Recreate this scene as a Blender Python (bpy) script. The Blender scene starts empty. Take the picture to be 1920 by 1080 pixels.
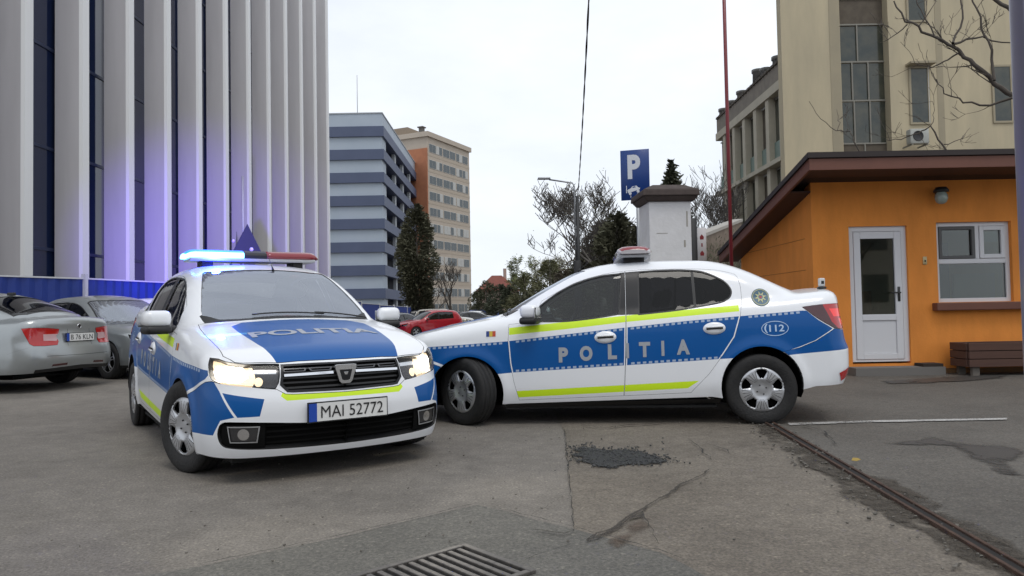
import bpy, bmesh, math, random
import numpy as np
from mathutils import Vector, Matrix
from mathutils.geometry import delaunay_2d_cdt
R = math.radians
scene = bpy.context.scene
# ---------------------------------------------------------------- camera, sky, sun, exposure
CAMH, FPX, PITCH, ROLL = 1.0408, 1370.0, 0.0315, 0.0184
cam = bpy.data.cameras.new('camera'); camo = bpy.data.objects.new('camera', cam)
scene.collection.objects.link(camo); scene.camera = camo
cam.lens = 36*FPX/1920; cam.sensor_width = 36; cam.clip_start = 0.05; cam.clip_end = 3000
camo.matrix_world = Matrix.Translation((0,0,CAMH)) @ Matrix.Rotation(math.pi/2+PITCH,4,'X') @ Matrix.Rotation(-ROLL,4,'Z')
SUN_EL, SUN_AZ = R(64), R(158)
world = bpy.data.worlds.new('World'); scene.world = world; world.use_nodes = True
nt = world.node_tree; nt.nodes.clear()
def N(nt, typ, **kw):
    n = nt.nodes.new(typ)
    for k, v in kw.items():
        if k.startswith('i_'):
            n.inputs[k[2:].replace('_', ' ')].default_value = v
        else: setattr(n, k, v)
    return n
sky = N(nt, 'ShaderNodeTexSky', sky_type='NISHITA', sun_disc=False, sun_elevation=SUN_EL, sun_rotation=SUN_AZ, air_density=1.0, dust_density=2.0, ozone_density=1.0)
tc = N(nt, 'ShaderNodeTexCoord'); mp = N(nt, 'ShaderNodeMapping'); mp.inputs['Scale'].default_value = (1.0, 1.0, 2.6); mp.inputs['Location'].default_value=(0.3,0.1,0.4)
noi = N(nt, 'ShaderNodeTexNoise', i_Scale=2.2, i_Detail=7.0, i_Roughness=0.55)
rmp = N(nt, 'ShaderNodeValToRGB'); rmp.color_ramp.elements[0].position = 0.36; rmp.color_ramp.elements[1].position = 0.64
rmp.color_ramp.elements[0].color = (0.80,0.80,0.80,1); rmp.color_ramp.elements[1].color = (1,1,1,1)
mixs = N(nt, 'ShaderNodeMixRGB'); mixs.inputs[2].default_value = (9.4, 9.9, 10.6, 1)
bg = N(nt, 'ShaderNodeBackground', i_Strength=0.10); wo = N(nt, 'ShaderNodeOutputWorld')
L = nt.links.new
L(tc.outputs['Generated'], mp.inputs[0]); L(mp.outputs[0], noi.inputs['Vector']); L(noi.outputs['Fac'], rmp.inputs[0])
L(rmp.outputs[0], mixs.inputs[0]); L(sky.outputs[0], mixs.inputs[1]); L(mixs.outputs[0], bg.inputs[0]); L(bg.outputs[0], wo.inputs[0])
sun = bpy.data.lights.new('sun', 'SUN'); sun.energy = 0.9; sun.angle = R(22); sun.color = (1.0, 0.96, 0.9)
suno = bpy.data.objects.new('sun', sun); scene.collection.objects.link(suno)
sd = Vector((math.sin(SUN_AZ)*math.cos(SUN_EL), math.cos(SUN_AZ)*math.cos(SUN_EL), math.sin(SUN_EL)))
suno.rotation_euler = sd.to_track_quat('Z', 'Y').to_euler()
scene.view_settings.view_transform = 'Standard'; scene.view_settings.look = 'None'
scene.view_settings.exposure = 0.10; scene.view_settings.gamma = 1.0
scene.cycles.max_bounces = 8; scene.cycles.transparent_max_bounces = 16
scene.cycles.use_denoising = True
try: scene.cycles.sample_clamp_indirect = 6.0
except Exception: pass

# pixel helpers used to derive real positions (photo 1920x1080)
def pray(u, v):
    dx, dy = u-960, 540-v; cr, sr = math.cos(ROLL), math.sin(ROLL)
    U = (dx*cr+dy*sr)/FPX; V = (-dx*sr+dy*cr)/FPX; c, s = math.cos(PITCH), math.sin(PITCH)
    return (U, c-V*s, s+V*c)
def G(u, v, z=0.0):
    d = pray(u, v); t = (z-CAMH)/d[2]; return (d[0]*t, d[1]*t)
def D(u, v, dist):
    d = pray(u, v); t = dist/d[1]; return Vector((d[0]*t, dist, CAMH+d[2]*t))

# ---------------------------------------------------------------- materials
MATS = {}
def mat(name, col=(0.5,0.5,0.5), rough=0.6, metal=0.0, coat=0.0, spec=0.5, emis=None, estr=0.0, alpha=None, noise=None, bump=None, coords='Object', stretch=None):
    """noise=(scale, amount, col2) mottles the base colour; bump=(scale, strength)"""
    if name in MATS: return MATS[name]
    m = bpy.data.materials.new(name); m.use_nodes = True; t = m.node_tree; b = t.nodes['Principled BSDF']
    b.inputs['Base Color'].default_value = (*col, 1); b.inputs['Roughness'].default_value = rough
    b.inputs['Metallic'].default_value = metal; b.inputs['Coat Weight'].default_value = coat
    b.inputs['Coat Roughness'].default_value = 0.04
    b.inputs['Specular IOR Level'].default_value = spec
    if emis: b.inputs['Emission Color'].default_value = (*emis, 1); b.inputs['Emission Strength'].default_value = estr
    if noise or bump: co = N(t, 'ShaderNodeTexCoord')
    if noise:
        n = N(t, 'ShaderNodeTexNoise', i_Scale=noise[0], i_Detail=8.0, i_Roughness=0.62)
        if stretch:
            mpg = N(t, 'ShaderNodeMapping'); mpg.inputs['Scale'].default_value = stretch; t.links.new(co.outputs[coords], mpg.inputs[0]); t.links.new(mpg.outputs[0], n.inputs['Vector'])
        else: t.links.new(co.outputs[coords], n.inputs['Vector'])
        r = N(t, 'ShaderNodeValToRGB'); r.color_ramp.elements[0].position = 0.5-noise[1]/2; r.color_ramp.elements[1].position = 0.5+noise[1]/2
        r.color_ramp.elements[0].color = (*col, 1); r.color_ramp.elements[1].color = (*noise[2], 1)
        t.links.new(n.outputs['Fac'], r.inputs[0]); t.links.new(r.outputs[0], b.inputs['Base Color'])
    if bump:
        n2 = N(t, 'ShaderNodeTexNoise', i_Scale=bump[0], i_Detail=6.0); t.links.new(co.outputs[coords], n2.inputs['Vector'])
        bp = N(t, 'ShaderNodeBump', i_Strength=bump[1], i_Distance=0.02); t.links.new(n2.outputs['Fac'], bp.inputs['Height'])
        t.links.new(bp.outputs[0], b.inputs['Normal'])
    MATS[name] = m; return m
def glass(name, tint, refl=0.25, rough=0.02, gcol=(1,1,1), haze=0.0):
    if name in MATS: return MATS[name]
    m = bpy.data.materials.new(name); m.use_nodes = True; t = m.node_tree; t.nodes.clear()
    o = N(t, 'ShaderNodeOutputMaterial'); tr = N(t, 'ShaderNodeBsdfTransparent'); tr.inputs[0].default_value = (*tint, 1)
    g = N(t, 'ShaderNodeBsdfGlossy', i_Roughness=rough); g.inputs[0].default_value = (*gcol, 1)
    lw = N(t, 'ShaderNodeLayerWeight', i_Blend=refl); mx = N(t, 'ShaderNodeMixShader')
    t.links.new(lw.outputs['Fresnel'], mx.inputs[0]); t.links.new(tr.outputs[0], mx.inputs[1]); t.links.new(g.outputs[0], mx.inputs[2]); t.links.new(mx.outputs[0], o.inputs[0])
    if haze:   # pale diffuse veil painted in for the sky's brightness on the pane
        df = N(t, 'ShaderNodeBsdfDiffuse'); df.inputs[0].default_value = (.55,.57,.62,1); m2 = N(t, 'ShaderNodeMixShader'); m2.inputs[0].default_value = haze
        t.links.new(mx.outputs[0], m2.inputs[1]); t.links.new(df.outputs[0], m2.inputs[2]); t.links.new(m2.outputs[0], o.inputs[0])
    MATS[name] = m; return m

# ---------------------------------------------------------------- object helpers
COL = scene.collection
def link(o, parent=None):
    COL.objects.link(o)
    if parent is not None: o.parent = parent
    return o
def tag(o, label=None, cat=None, group=None, kind=None):
    if label: o['label'] = label
    if cat: o['category'] = cat
    if group: o['group'] = group
    if kind: o['kind'] = kind
    return o
def empty(name, loc=(0,0,0), rz=0.0, label=None, cat=None, group=None):
    o = bpy.data.objects.new(name, None); o.location = loc; o.rotation_euler = (0,0,rz); link(o)
    o.empty_display_size = 0.2
    return tag(o, label, cat, group)
def copy_tree(o, parent=None):
    c = o.copy(); COL.objects.link(c)
    if parent is not None: c.parent = parent
    for ch in list(o.children): copy_tree(ch, c)
    return c
class MB:
    """collects shapes in a bmesh, each with a material slot"""
    def __init__(s): s.bm = bmesh.new(); s.mats = []; s.cur = 0
    def m(s, mt):
        if mt not in s.mats: s.mats.append(mt)
        s.cur = s.mats.index(mt); return s
    def face(s, vs, smooth=False):
        try: f = s.bm.faces.new(vs)
        except ValueError: return None
        f.material_index = s.cur; f.smooth = smooth; return f
    def poly(s, pts): return s.face([s.bm.verts.new(p) for p in pts])
    def hexa(s, p):  # 8 corners: bottom 4 ccw, top 4 ccw
        v = [s.bm.verts.new(q) for q in p]
        for f in ((3,2,1,0),(4,5,6,7),(0,1,5,4),(1,2,6,5),(2,3,7,6),(3,0,4,7)): s.face([v[i] for i in f])
        return s
    def box(s, x0, y0, z0, x1, y1, z1, M=None):
        p = [Vector(q) for q in ((x0,y0,z0),(x1,y0,z0),(x1,y1,z0),(x0,y1,z0),(x0,y0,z1),(x1,y0,z1),(x1,y1,z1),(x0,y1,z1))]
        if M is not None: p = [M @ q for q in p]
        return s.hexa(p)
    def rbox(s, x0, y0, z0, x1, y1, z1, r=0.02, seg=2, M=None):
        b2 = bmesh.new(); bmesh.ops.create_cube(b2, size=1.0)
        for v in b2.verts: v.co = Vector((x0+(v.co.x+.5)*(x1-x0), y0+(v.co.y+.5)*(y1-y0), z0+(v.co.z+.5)*(z1-z0)))
        bmesh.ops.bevel(b2, geom=list(b2.edges), offset=r, segments=seg, affect='EDGES', profile=0.5)
        mp = {}
        for v in b2.verts: mp[v] = s.bm.verts.new(M @ v.co if M is not None else v.co)
        for f in b2.faces: s.face([mp[v] for v in f.verts], True)
        b2.free(); return s
    def tube(s, pts, rad, n=8, cap=True, smooth=True):
        pts = [Vector(p) for p in pts]; rads = rad if hasattr(rad, '__len__') else [rad]*len(pts); rings = []
        up = None
        for i, p in enumerate(pts):
            d = (pts[min(i+1,len(pts)-1)]-pts[max(i-1,0)])
            d = d.normalized() if d.length > 1e-9 else Vector((0,0,1))
            if up is None: up = d.orthogonal().normalized()
            up = (up - d*up.dot(d)); up = up.normalized() if up.length > 1e-6 else d.orthogonal().normalized()
            w = d.cross(up)
            rings.append([s.bm.verts.new(p+(up*math.cos(2*math.pi*k/n)+w*math.sin(2*math.pi*k/n))*rads[i]) for k in range(n)])
        for a, b in zip(rings, rings[1:]):
            for k in range(n): s.face([a[k], a[(k+1)%n], b[(k+1)%n], b[k]], smooth)
        if cap: s.face(rings[0][::-1]); s.face(rings[-1])
        return s
    def lathe(s, prof, n=32, M=None, smooth=True, closed=False):  # prof (r,z), axis z
        M = M or Matrix.Identity(4)
        rings = [[s.bm.verts.new(M @ Vector((r*math.cos(2*math.pi*k/n), r*math.sin(2*math.pi*k/n), z))) for k in range(n)] for r, z in prof]
        pr = list(zip(rings, rings[1:])) + ([(rings[-1], rings[0])] if closed else [])
        for a, b in pr:
            for k in range(n): s.face([a[k], a[(k+1)%n], b[(k+1)%n], b[k]], smooth)
        return s
    def prism(s, pts, z0, z1, M=None):  # 2D polygon extruded in z
        M = M or Matrix.Identity(4)
        a = [s.bm.verts.new(M @ Vector((x,y,z0))) for x,y in pts]; b = [s.bm.verts.new(M @ Vector((x,y,z1))) for x,y in pts]
        s.face(a[::-1]); s.face(b)
        for i in range(len(pts)): j=(i+1)%len(pts); s.face([a[i],a[j],b[j],b[i]])
        return s
    def build(s, name, parent=None, bevel=0.0, normals=False):
        me = bpy.data.meshes.new(name)
        if normals: bmesh.ops.recalc_face_normals(s.bm, faces=s.bm.faces)
        s.bm.to_mesh(me); s.bm.free()
        for mt in s.mats: me.materials.append(mt)
        o = bpy.data.objects.new(name, me); link(o, parent)
        if bevel:
            md = o.modifiers.new('bevel', 'BEVEL'); md.width = bevel; md.segments = 2; md.limit_method = 'ANGLE'; md.angle_limit = R(40)
        return o
def text_pts(body, size=1.0, bold=0.0, shear=0.0):
    """triangulated glyph mesh of a string: (verts Nx2, faces), origin at left baseline"""
    cu = bpy.data.curves.new('txt', 'FONT'); cu.body = body; cu.size = size; cu.resolution_u = 4; cu.offset = bold; cu.shear = shear
    ob = bpy.data.objects.new('txt', cu); COL.objects.link(ob); dg = bpy.context.evaluated_depsgraph_get()
    me = ob.evaluated_get(dg).to_mesh(); vs = [(v.co.x, v.co.y) for v in me.vertices]; fs = [tuple(p.vertices) for p in me.polygons]
    ob.evaluated_get(dg).to_mesh_clear(); bpy.data.objects.remove(ob); bpy.data.curves.remove(cu)
    return np.array(vs), fs
def text_obj(name, body, M, height, width=None, mt=None, parent=None, thick=0.0, bold=0.0, center=True):
    v, f = text_pts(body, 1.0, bold); mn, mx = v.min(0), v.max(0); sy = height/(mx[1]-mn[1]); sx = sy if width is None else width/(mx[0]-mn[0])
    v = (v-((mn+mx)/2 if center else mn))*[sx, sy]; b = MB().m(mt)
    vs = [b.bm.verts.new(M @ Vector((x, y, 0.0))) for x, y in v]
    for q in f: b.face([vs[i] for i in q])
    return b.build(name, parent)
# ---------------------------------------------------------------- car bodies: an implicit solid, panels cut out of its skin
def pchip(pts):
    p = np.array(sorted(pts), float); x, y = p[:,0], p[:,1]; h = np.diff(x); dl = np.diff(y)/h; d = np.zeros(len(x))
    for i in range(1, len(x)-1):
        if dl[i-1]*dl[i] > 0:
            w1 = 2*h[i]+h[i-1]; w2 = h[i]+2*h[i-1]; d[i] = (w1+w2)/(w1/dl[i-1]+w2/dl[i])
    d[0] = dl[0]; d[-1] = dl[-1]
    X = np.linspace(x[0], x[-1], 500); k = np.clip(np.searchsorted(x, X)-1, 0, len(h)-1); t = (X-x[k])/h[k]
    Y = (2*t**3-3*t**2+1)*y[k]+(t**3-2*t**2+t)*h[k]*d[k]+(-2*t**3+3*t**2)*y[k+1]+(t**3-t**2)*h[k]*d[k+1]
    kern = np.hanning(31)[1:-1]; kern /= kern.sum(); Yp = np.concatenate([2*Y[0]-Y[14:0:-1], Y, 2*Y[-1]-Y[-2:-16:-1]]); Y2 = np.convolve(Yp, kern, 'valid')
    return lambda q: np.interp(q, X, Y2)
def smax(a, b, k):
    h = np.clip(.5+.5*(a-b)/k, 0, 1); return b+(a-b)*h+k*h*(1-h)
class Shape:
    def __init__(s, c):
        s.c = c; s.W = pchip(c['plan']); s.S = pchip(c['side']); s.T = pchip(c['top']); s.F = pchip(c['front']); s.B = pchip(c['rear'])
        s.CF = pchip(c['cabf']); s.CR = pchip(c['cabr']); s.WG = pchip(c['tumble'])
        s.wb, s.wr = c['wb'], c['wr']; s.xF, s.yC, s.Rc = c.get('xF',-.35), .40, .45; s.xR = c.get('xR', 3.05)
        s.rake = c.get('rake', 0.018); s.LQ = s.Rc*math.pi/2
        s.s0 = s.xF-s.LQ-s.yC; s.s1 = s.xR+s.LQ+s.yC
        s._bound()
    def f(s, P):
        x, z = P[...,0], P[...,2]; y = np.abs(P[...,1]); c = s.c
        w = s.W(x)+s.S(z)
        for wx in (0.0, s.wb):
            r = np.sqrt((x-wx)**2+(z-.31)**2); w = w+.016*np.exp(-((r-s.wr-.05)/.055)**2)
        side = y-w
        top = z-s.T(x)+c.get('crown',.045)*(y/.75)**2-c.get('crown',.045)*.54
        lo = smax(side, top, c.get('k_sh', .10))
        fr = s.F(z)+c.get('cf',.11)*(y/.75)**2+c.get('cf2',.10)*(y/.80)**6-x
        rr = x-s.B(z)+c.get('cr',.09)*(y/.75)**2+c.get('cr2',.08)*(y/.80)**6
        lo = smax(smax(lo, fr, .15), rr, .14)
        cw = c.get('cw',.14); sg = (y/.6)**2-.84
        wg = s.WG(z)-.06*np.clip((1.0-x)/.6,0,None)**2-c.get('rt',.06)*np.clip((x-2.2)/.8,0,None)**2
        top2 = smax(z-s.CF(x-cw*sg), z-s.CR(x+cw*.8*sg), .06)+.04*((y/.55)**2-1)
        g = smax(y-wg, top2, c.get('k_rf',.13))
        g = smax(g, c.get('gz',.6)-z, .02)
        return -smax(-lo, -g, .035)
    def march(s, O, Dr, far=1.7, n=70):
        O = np.asarray(O, float); Dr = np.asarray(Dr, float); ts = np.linspace(0, far, n); lo = np.zeros(len(O)); hi = np.full(len(O), far); done = np.zeros(len(O), bool)
        for i, t in enumerate(ts[1:]):
            v = s.f(O+Dr*t) < 0; new = v & ~done; hi[new] = t; lo[new] = ts[i]; done |= v
            if done.all(): break
        for _ in range(16):
            m = (lo+hi)/2; v = s.f(O+Dr*m[:,None]) < 0; hi = np.where(v, m, hi); lo = np.where(v, lo, m)
        return O+Dr*((lo+hi)/2)[:,None], done
    def grad(s, P):
        e = .014; g = np.stack([s.f(P+np.eye(3)[i]*e)-s.f(P-np.eye(3)[i]*e) for i in range(3)], -1)
        return g/np.maximum(np.linalg.norm(g, axis=1, keepdims=True), 1e-9)
    def walld(s, S):
        S = np.asarray(S, float); ox = np.clip(S, s.xF, s.xR); dx = np.zeros_like(S); dy = np.ones_like(S); oy = np.full_like(S, 0.0)
        a = S < s.xF; th = np.clip((s.xF-S)/s.Rc, 0, math.pi/2); dx = np.where(a, -np.sin(th), dx); dy = np.where(a, np.cos(th), dy)
        b = S > s.xR; th = np.clip((S-s.xR)/s.Rc, 0, math.pi/2); dx = np.where(b, np.sin(th), dx); dy = np.where(b, np.cos(th), dy)
        oy = np.full_like(S, s.yC); oy = np.where(S < s.xF-s.LQ, s.yC-(s.xF-s.LQ-S), oy); oy = np.where(S > s.xR+s.LQ, s.yC-(S-s.xR-s.LQ), oy)
        return ox, oy, dx, dy
    def wall(s, Q):
        Q = np.asarray(Q, float); ox, oy, dx, dy = s.walld(Q[:,0]); d = np.stack([dx, dy, dx*0], 1); o = np.stack([ox, oy, Q[:,1]], 1)
        P, ok = s.march(o+d*1.3, -d, 1.32); return P
    def topc(s, Q):
        Q = np.asarray(Q, float); o = np.stack([Q[:,0], Q[:,1], np.full(len(Q), 2.2)], 1); P, ok = s.march(o, np.tile([0,0,-1.0], (len(Q),1)), 1.9, 110); return P
    def s_of(s, x, y):
        y = abs(y)
        if x < s.xF: return s.xF-s.Rc*math.atan2(s.xF-x, y-s.yC) if y > s.yC else s.xF-s.LQ-(s.yC-y)
        if x > s.xR: return s.xR+s.Rc*math.atan2(x-s.xR, y-s.yC) if y > s.yC else s.xR+s.LQ+(s.yC-y)
        return x
    def fy(s, y, z):   # front-view point -> wall chart
        P, ok = s.march([[-1.5, abs(y), z]], [[1.0,0,0]], 2.0); return (s.s_of(P[0,0], P[0,1]), z)
    def ry(s, y, z):   # rear-view point -> wall chart
        P, ok = s.march([[5.6, abs(y), z]], [[-1.0,0,0]], 4.0, 160); return (s.s_of(P[0,0], P[0,1]), z)
    def _bound(s):
        S = np.concatenate([np.linspace(s.s0, s.xF, 36), np.linspace(s.xF, s.xR, 150)[1:], np.linspace(s.xR, s.s1, 36)[1:]])
        z = np.linspace(.55, 1.75, 241); SS, ZZ = np.meshgrid(S, z, indexing='ij'); Q = np.stack([SS.ravel(), ZZ.ravel()], 1)
        ox, oy, dx, dy = s.walld(Q[:,0]); d = np.stack([dx, dy, dx*0], 1); o = np.stack([ox, oy, Q[:,1]], 1)
        P, ok = s.march(o+d*1.3, -d, 1.32, 50)
        dist = ((P-o)*d).sum(1).reshape(SS.shape); ok = ok.reshape(SS.shape)
        sc = np.where(ok & (dist > .0), dist+ZZ, -9); k = sc.argmax(1); zb = z[k]
        zb = np.where((S > s.xF-.6) & (S < s.xR+.6), zb, zb)
        kk = np.ones(3)/3; zs = np.convolve(np.pad(zb, 1, mode='edge'), kk, 'valid'); zb = np.where(np.abs(zs-zb) < .02, zs, zb)
        s.BS, s.BZ = S, zb; s.BP = s.wall(np.stack([S, zb], 1)); s.BP[0,1] = 0; s.BP[-1,1] = 0
def inpoly(P, poly):
    x, y = P[:,0], P[:,1]; ins = np.zeros(len(P), bool); n = len(poly); j = n-1
    for i in range(n):
        xi, yi = poly[i]; xj, yj = poly[j]
        if yi != yj:
            c = ((yi > y) != (yj > y)) & (x < (xj-xi)*(y-yi)/(yj-yi)+xi); ins ^= c
        j = i
    return ins
def densify(poly, r):
    out = []
    for i in range(len(poly)):
        a, b = np.array(poly[i], float), np.array(poly[(i+1)%len(poly)], float); n = max(1, int(math.ceil(np.linalg.norm(b-a)/r)))
        out += [tuple(a+(b-a)*k/n) for k in range(n)]
    return out
def spl(pts, n=6, closed=True):
    """Catmull-Rom through points; a point given with a third value 1 stays a corner"""
    P = [np.array(p[:2], float) for p in pts]; C = [len(p) > 2 and p[2] for p in pts]; m = len(P); out = []
    for i in range(m if closed else m-1):
        p1, p2 = P[i], P[(i+1)%m]; p0 = P[i-1] if (closed or i > 0) else p1; p3 = P[(i+2)%m] if (closed or i+2 < m) else p2
        if C[i]: p0 = p1
        if C[(i+1)%m]: p3 = p2
        if C[i] and C[(i+1)%m]: out.append(tuple(p1)); continue
        m1, m2 = (p2-p0)*.5, (p3-p1)*.5
        for k in range(n):
            t = k/n; q = (2*t**3-3*t**2+1)*p1+(t**3-2*t**2+t)*m1+(-2*t**3+3*t**2)*p2+(t**3-t**2)*m2; out.append(tuple(q))
    if not closed: out.append(tuple(P[-1]))
    return out
def grow(poly, d):
    P = np.array(poly, float); n = len(P); A = .5*sum(P[i-1][0]*P[i][1]-P[i][0]*P[i-1][1] for i in range(n)); sg = 1 if A > 0 else -1; out = []
    for i in range(n):
        a, b, c = P[i-1], P[i], P[(i+1)%n]; e1 = b-a; e2 = c-b; l1, l2 = np.linalg.norm(e1)+1e-9, np.linalg.norm(e2)+1e-9
        n1 = np.array([e1[1], -e1[0]])/l1*sg; n2 = np.array([e2[1], -e2[0]])/l2*sg; q = n1+n2; L_ = q@q
        q = q/max(np.linalg.norm(q), 1e-6)*min(1/max(math.sqrt(L_)/2, .5), 1.6); out.append(tuple(b+q*d))
    return out
def circ(cx, cy, r, n=32, a0=0, a1=360): return [(cx+r*math.cos(R(a0+(a1-a0)*k/n)), cy+r*math.sin(R(a0+(a1-a0)*k/n))) for k in range(n + (0 if a1-a0 == 360 else 1))]
class Skin:
    def __init__(s, shape, res=0.03): s.sh = shape; s.res = res
    def tri(s, outer, holes, regions, res):
        pts = []; edges = []; polys = [densify(outer, res)]+[densify(h, res*.7) for h in holes]+[densify(r[0], res*.8) for r in regions]+[densify(r[2], res*.8) for r in regions if len(r) > 2]
        for pl in polys:
            b = len(pts); pts += pl; edges += [(b+i, b+(i+1)%len(pl)) for i in range(len(pl))]
        A = np.array(pts); o = np.array(polys[0]); mn, mx = o.min(0), o.max(0)
        gx = np.arange(mn[0], mx[0], res); gy = np.arange(mn[1], mx[1], res); Gp = np.stack(np.meshgrid(gx, gy, indexing='ij'), -1).reshape(-1,2)
        Gp[:,1] += (np.round((Gp[:,0]-mn[0])/res).astype(int)%2)*res*.5
        Gp = Gp[inpoly(Gp, polys[0])] if len(Gp) else Gp
        for h in polys[1:1+len(holes)]:
            if len(Gp): Gp = Gp[~inpoly(Gp, h)]
        keep = []
        for i in range(0, len(Gp), 400):
            d2 = ((Gp[i:i+400,None]-A[None])**2).sum(-1).min(1); keep += list(Gp[i:i+400][d2 > (res*.45)**2])
        pts += [tuple(p) for p in keep]
        v, e, f, *_ = delaunay_2d_cdt([Vector(p) for p in pts], edges, [], 0, 1e-5)
        V = np.array([tuple(q) for q in v]); F = [t for t in f]; C = np.array([V[list(t)].mean(0) for t in F])
        ok = inpoly(C, polys[0])
        for h in polys[1:1+len(holes)]: ok &= ~inpoly(C, h)
        mi = np.zeros(len(F), int)
        for k, rg in enumerate(regions):
            ins = inpoly(C, polys[1+len(holes)+k])
            if len(rg) > 2: ins &= inpoly(C, rg[2])
            mi[ins] = rg[1]
        F = [(t, mi[i]) for i, t in enumerate(F) if ok[i]]
        used = sorted({a for t, _ in F for a in t}); mp = {a: i for i, a in enumerate(used)}
        return V[used], [tuple(mp[a] for a in t) for t, _ in F], [m for _, m in F]
    def mesh(s, name, items, mats, parent, sides=(1,)):
        """items: list of (chart, outer, holes, regions, offset, res); sides: +1 as built, -1 mirrored"""
        VV, FF, MI, NN = [], [], [], []
        for chart, outer, holes, regions, off, res in items:
            V, F, mi = s.tri(outer, holes, regions, res or s.res)
            P = s.sh.wall(V) if chart == 'w' else s.sh.topc(V)
            if chart == 'w':
                P[np.abs(V[:,0]-s.sh.s0) < 1e-4, 1] = 0; P[np.abs(V[:,0]-s.sh.s1) < 1e-4, 1] = 0
            g = s.sh.grad(P); P = P+g*off
            for sg in (sides if chart == 'w' else (1,)):
                b = sum(len(a) for a in VV); P2 = P*[1, sg, 1]; g2 = g*[1, sg, 1]
                # triangle orientation from the gradient
                T = np.array(F); n = np.cross(P2[T[:,1]]-P2[T[:,0]], P2[T[:,2]]-P2[T[:,0]]); fl = (n*g2[T[:,0]]).sum(1) < 0
                FF += [tuple(b+a for a in (t[::-1] if fl[i] else t)) for i, t in enumerate(F)]; MI += mi; VV.append(P2); NN.append(g2)
        V = np.concatenate(VV); Nn = np.concatenate(NN); V = V.copy(); V[:,2] += s.sh.rake*(V[:,0]-1.3)
        me = bpy.data.meshes.new(name); me.from_pydata([tuple(p) for p in V], [], FF)
        for m in mats: me.materials.append(m)
        for p, i in zip(me.polygons, MI): p.material_index = int(i); p.use_smooth = True
        me.normals_split_custom_set_from_vertices([tuple(n) for n in Nn])
        o = bpy.data.objects.new(name, me); link(o, parent); return o
    def pts(s, chart, Q, off=0.0, sg=1):
        P = s.sh.wall(Q) if chart == 'w' else s.sh.topc(Q); P = P+s.sh.grad(P)*off; P = P*[1, sg, 1]; P[:,2] += s.sh.rake*(P[:,0]-1.3); return P
    def rim(s, name, chart, outlines, off0, off1, mt, parent, sides=(1,), res=.03):
        b = MB().m(mt)
        for out in outlines:
            Q = densify(out, res)
            for sg in sides:
                A = s.pts(chart, Q, off0, sg); B = s.pts(chart, Q, off1, sg); va = [b.bm.verts.new(p) for p in A]; vb = [b.bm.verts.new(p) for p in B]
                for i in range(len(Q)): j = (i+1)%len(Q); b.face([va[i], va[j], vb[j], vb[i]])
        return b.build(name, parent)
    def text(s, name, chart, body, fn, mt, parent, off=.003, sg=1, bold=.01, sizes=None):
        """fn maps unit text coordinates (0..1 along, 0..1 up) of each glyph vertex to chart coordinates"""
        v, f = text_pts(body, 1.0, bold); mn, mx = v.min(0), v.max(0); v = (v-mn)/(mx-mn)
        Q = np.array([fn(a, c) for a, c in v]); P = s.pts(chart, Q, off, sg); b = MB().m(mt); vs = [b.bm.verts.new(p) for p in P]
        for q in f: b.face([vs[i] for i in q])
        bmesh.ops.recalc_face_normals(b.bm, faces=b.bm.faces)
        return b.build(name, parent)
LOGAN = dict(
 plan=[(-1.0,.74),(-.60,.80),(-.3,.835),(.0,.858),(.4,.866),(1.5,.868),(2.6,.862),(3.0,.85),(3.3,.835),(3.6,.82)],
 side=[(.15,-.05),(.22,-.02),(.36,.002),(.50,.0),(.66,-.006),(.80,-.018),(.90,-.034),(1.0,-.062),(1.1,-.10),(1.25,-.17)],
 top=[(-.95,.70),(-.80,.775),(-.70,.818),(-.5,.868),(-.3,.91),(-.15,.938),(.05,.972),(.24,1.0),(.45,1.015),(1.5,1.05),(2.6,1.10),(3.0,1.13),(3.2,1.145),(3.36,1.155),(3.5,1.15)],
 front=[(.10,-.70),(.20,-.78),(.28,-.815),(.36,-.83),(.48,-.835),(.56,-.825),(.64,-.80),(.74,-.785),(.82,-.745),(.95,-.62)],
 rear=[(.10,3.36),(.25,3.42),(.36,3.47),(.46,3.50),(.62,3.50),(.68,3.475),(.80,3.455),(1.0,3.425),(1.12,3.43),(1.2,3.43)],
 cabf=[(-1.6,-.6),(-.2,.66),(.0,.80),(.2,.925),(.39,1.045),(.6,1.17),(.9,1.325),(1.04,1.387),(1.25,1.437),(1.45,1.462),(1.75,1.478),(2.1,1.48),(2.6,1.50),(3.6,1.50)],
 cabr=[(-.4,1.52),(1.4,1.50),(1.75,1.482),(2.1,1.463),(2.31,1.437),(2.44,1.405),(2.61,1.34),(2.78,1.255),(2.94,1.172),(3.05,1.118),(3.2,1.0),(3.35,.6),(4.2,-.8)],
 tumble=[(.6,.80),(.9,.80),(1.0,.785),(1.1,.748),(1.2,.705),(1.3,.66),(1.4,.61),(1.5,.56)],
 cr=.05, cr2=.06, cw=.035, wb=2.634, wr=.31)
# ---------------------------------------------------------------- paints
WHITE = mat('car_white_paint', (.80,.815,.84), .28, coat=.6, spec=.5)
BLUE = mat('livery_blue_film', (.0005,.082,.30), .34, coat=.14, spec=.25)
NEON = mat('neon_yellow_film', (.62,.86,.012), .45, coat=.1)
GREYF = mat('grey_reflective_letters', (.33,.35,.38), .5)
FRAMEF = mat('pale_dash_film', (.34,.42,.55), .5)
BLACKP = mat('black_plastic', (.012,.012,.013), .5)
BLACKG = mat('black_gloss_trim', (.010,.010,.012), .32, spec=.35)
RUBBER = mat('tyre_rubber', (.009,.009,.010), .75, noise=(14,.5,(.020,.019,.018)), bump=(60,.3))
LINER = mat('dark_liner', (.006,.006,.006), .95, spec=.1)
FABRIC = mat('seat_fabric', (.035,.037,.04), .9)
TRIMG = mat('interior_grey', (.16,.165,.165), .7)
CHROME = mat('chrome', (.75,.76,.78), .14, metal=1.0)
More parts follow.
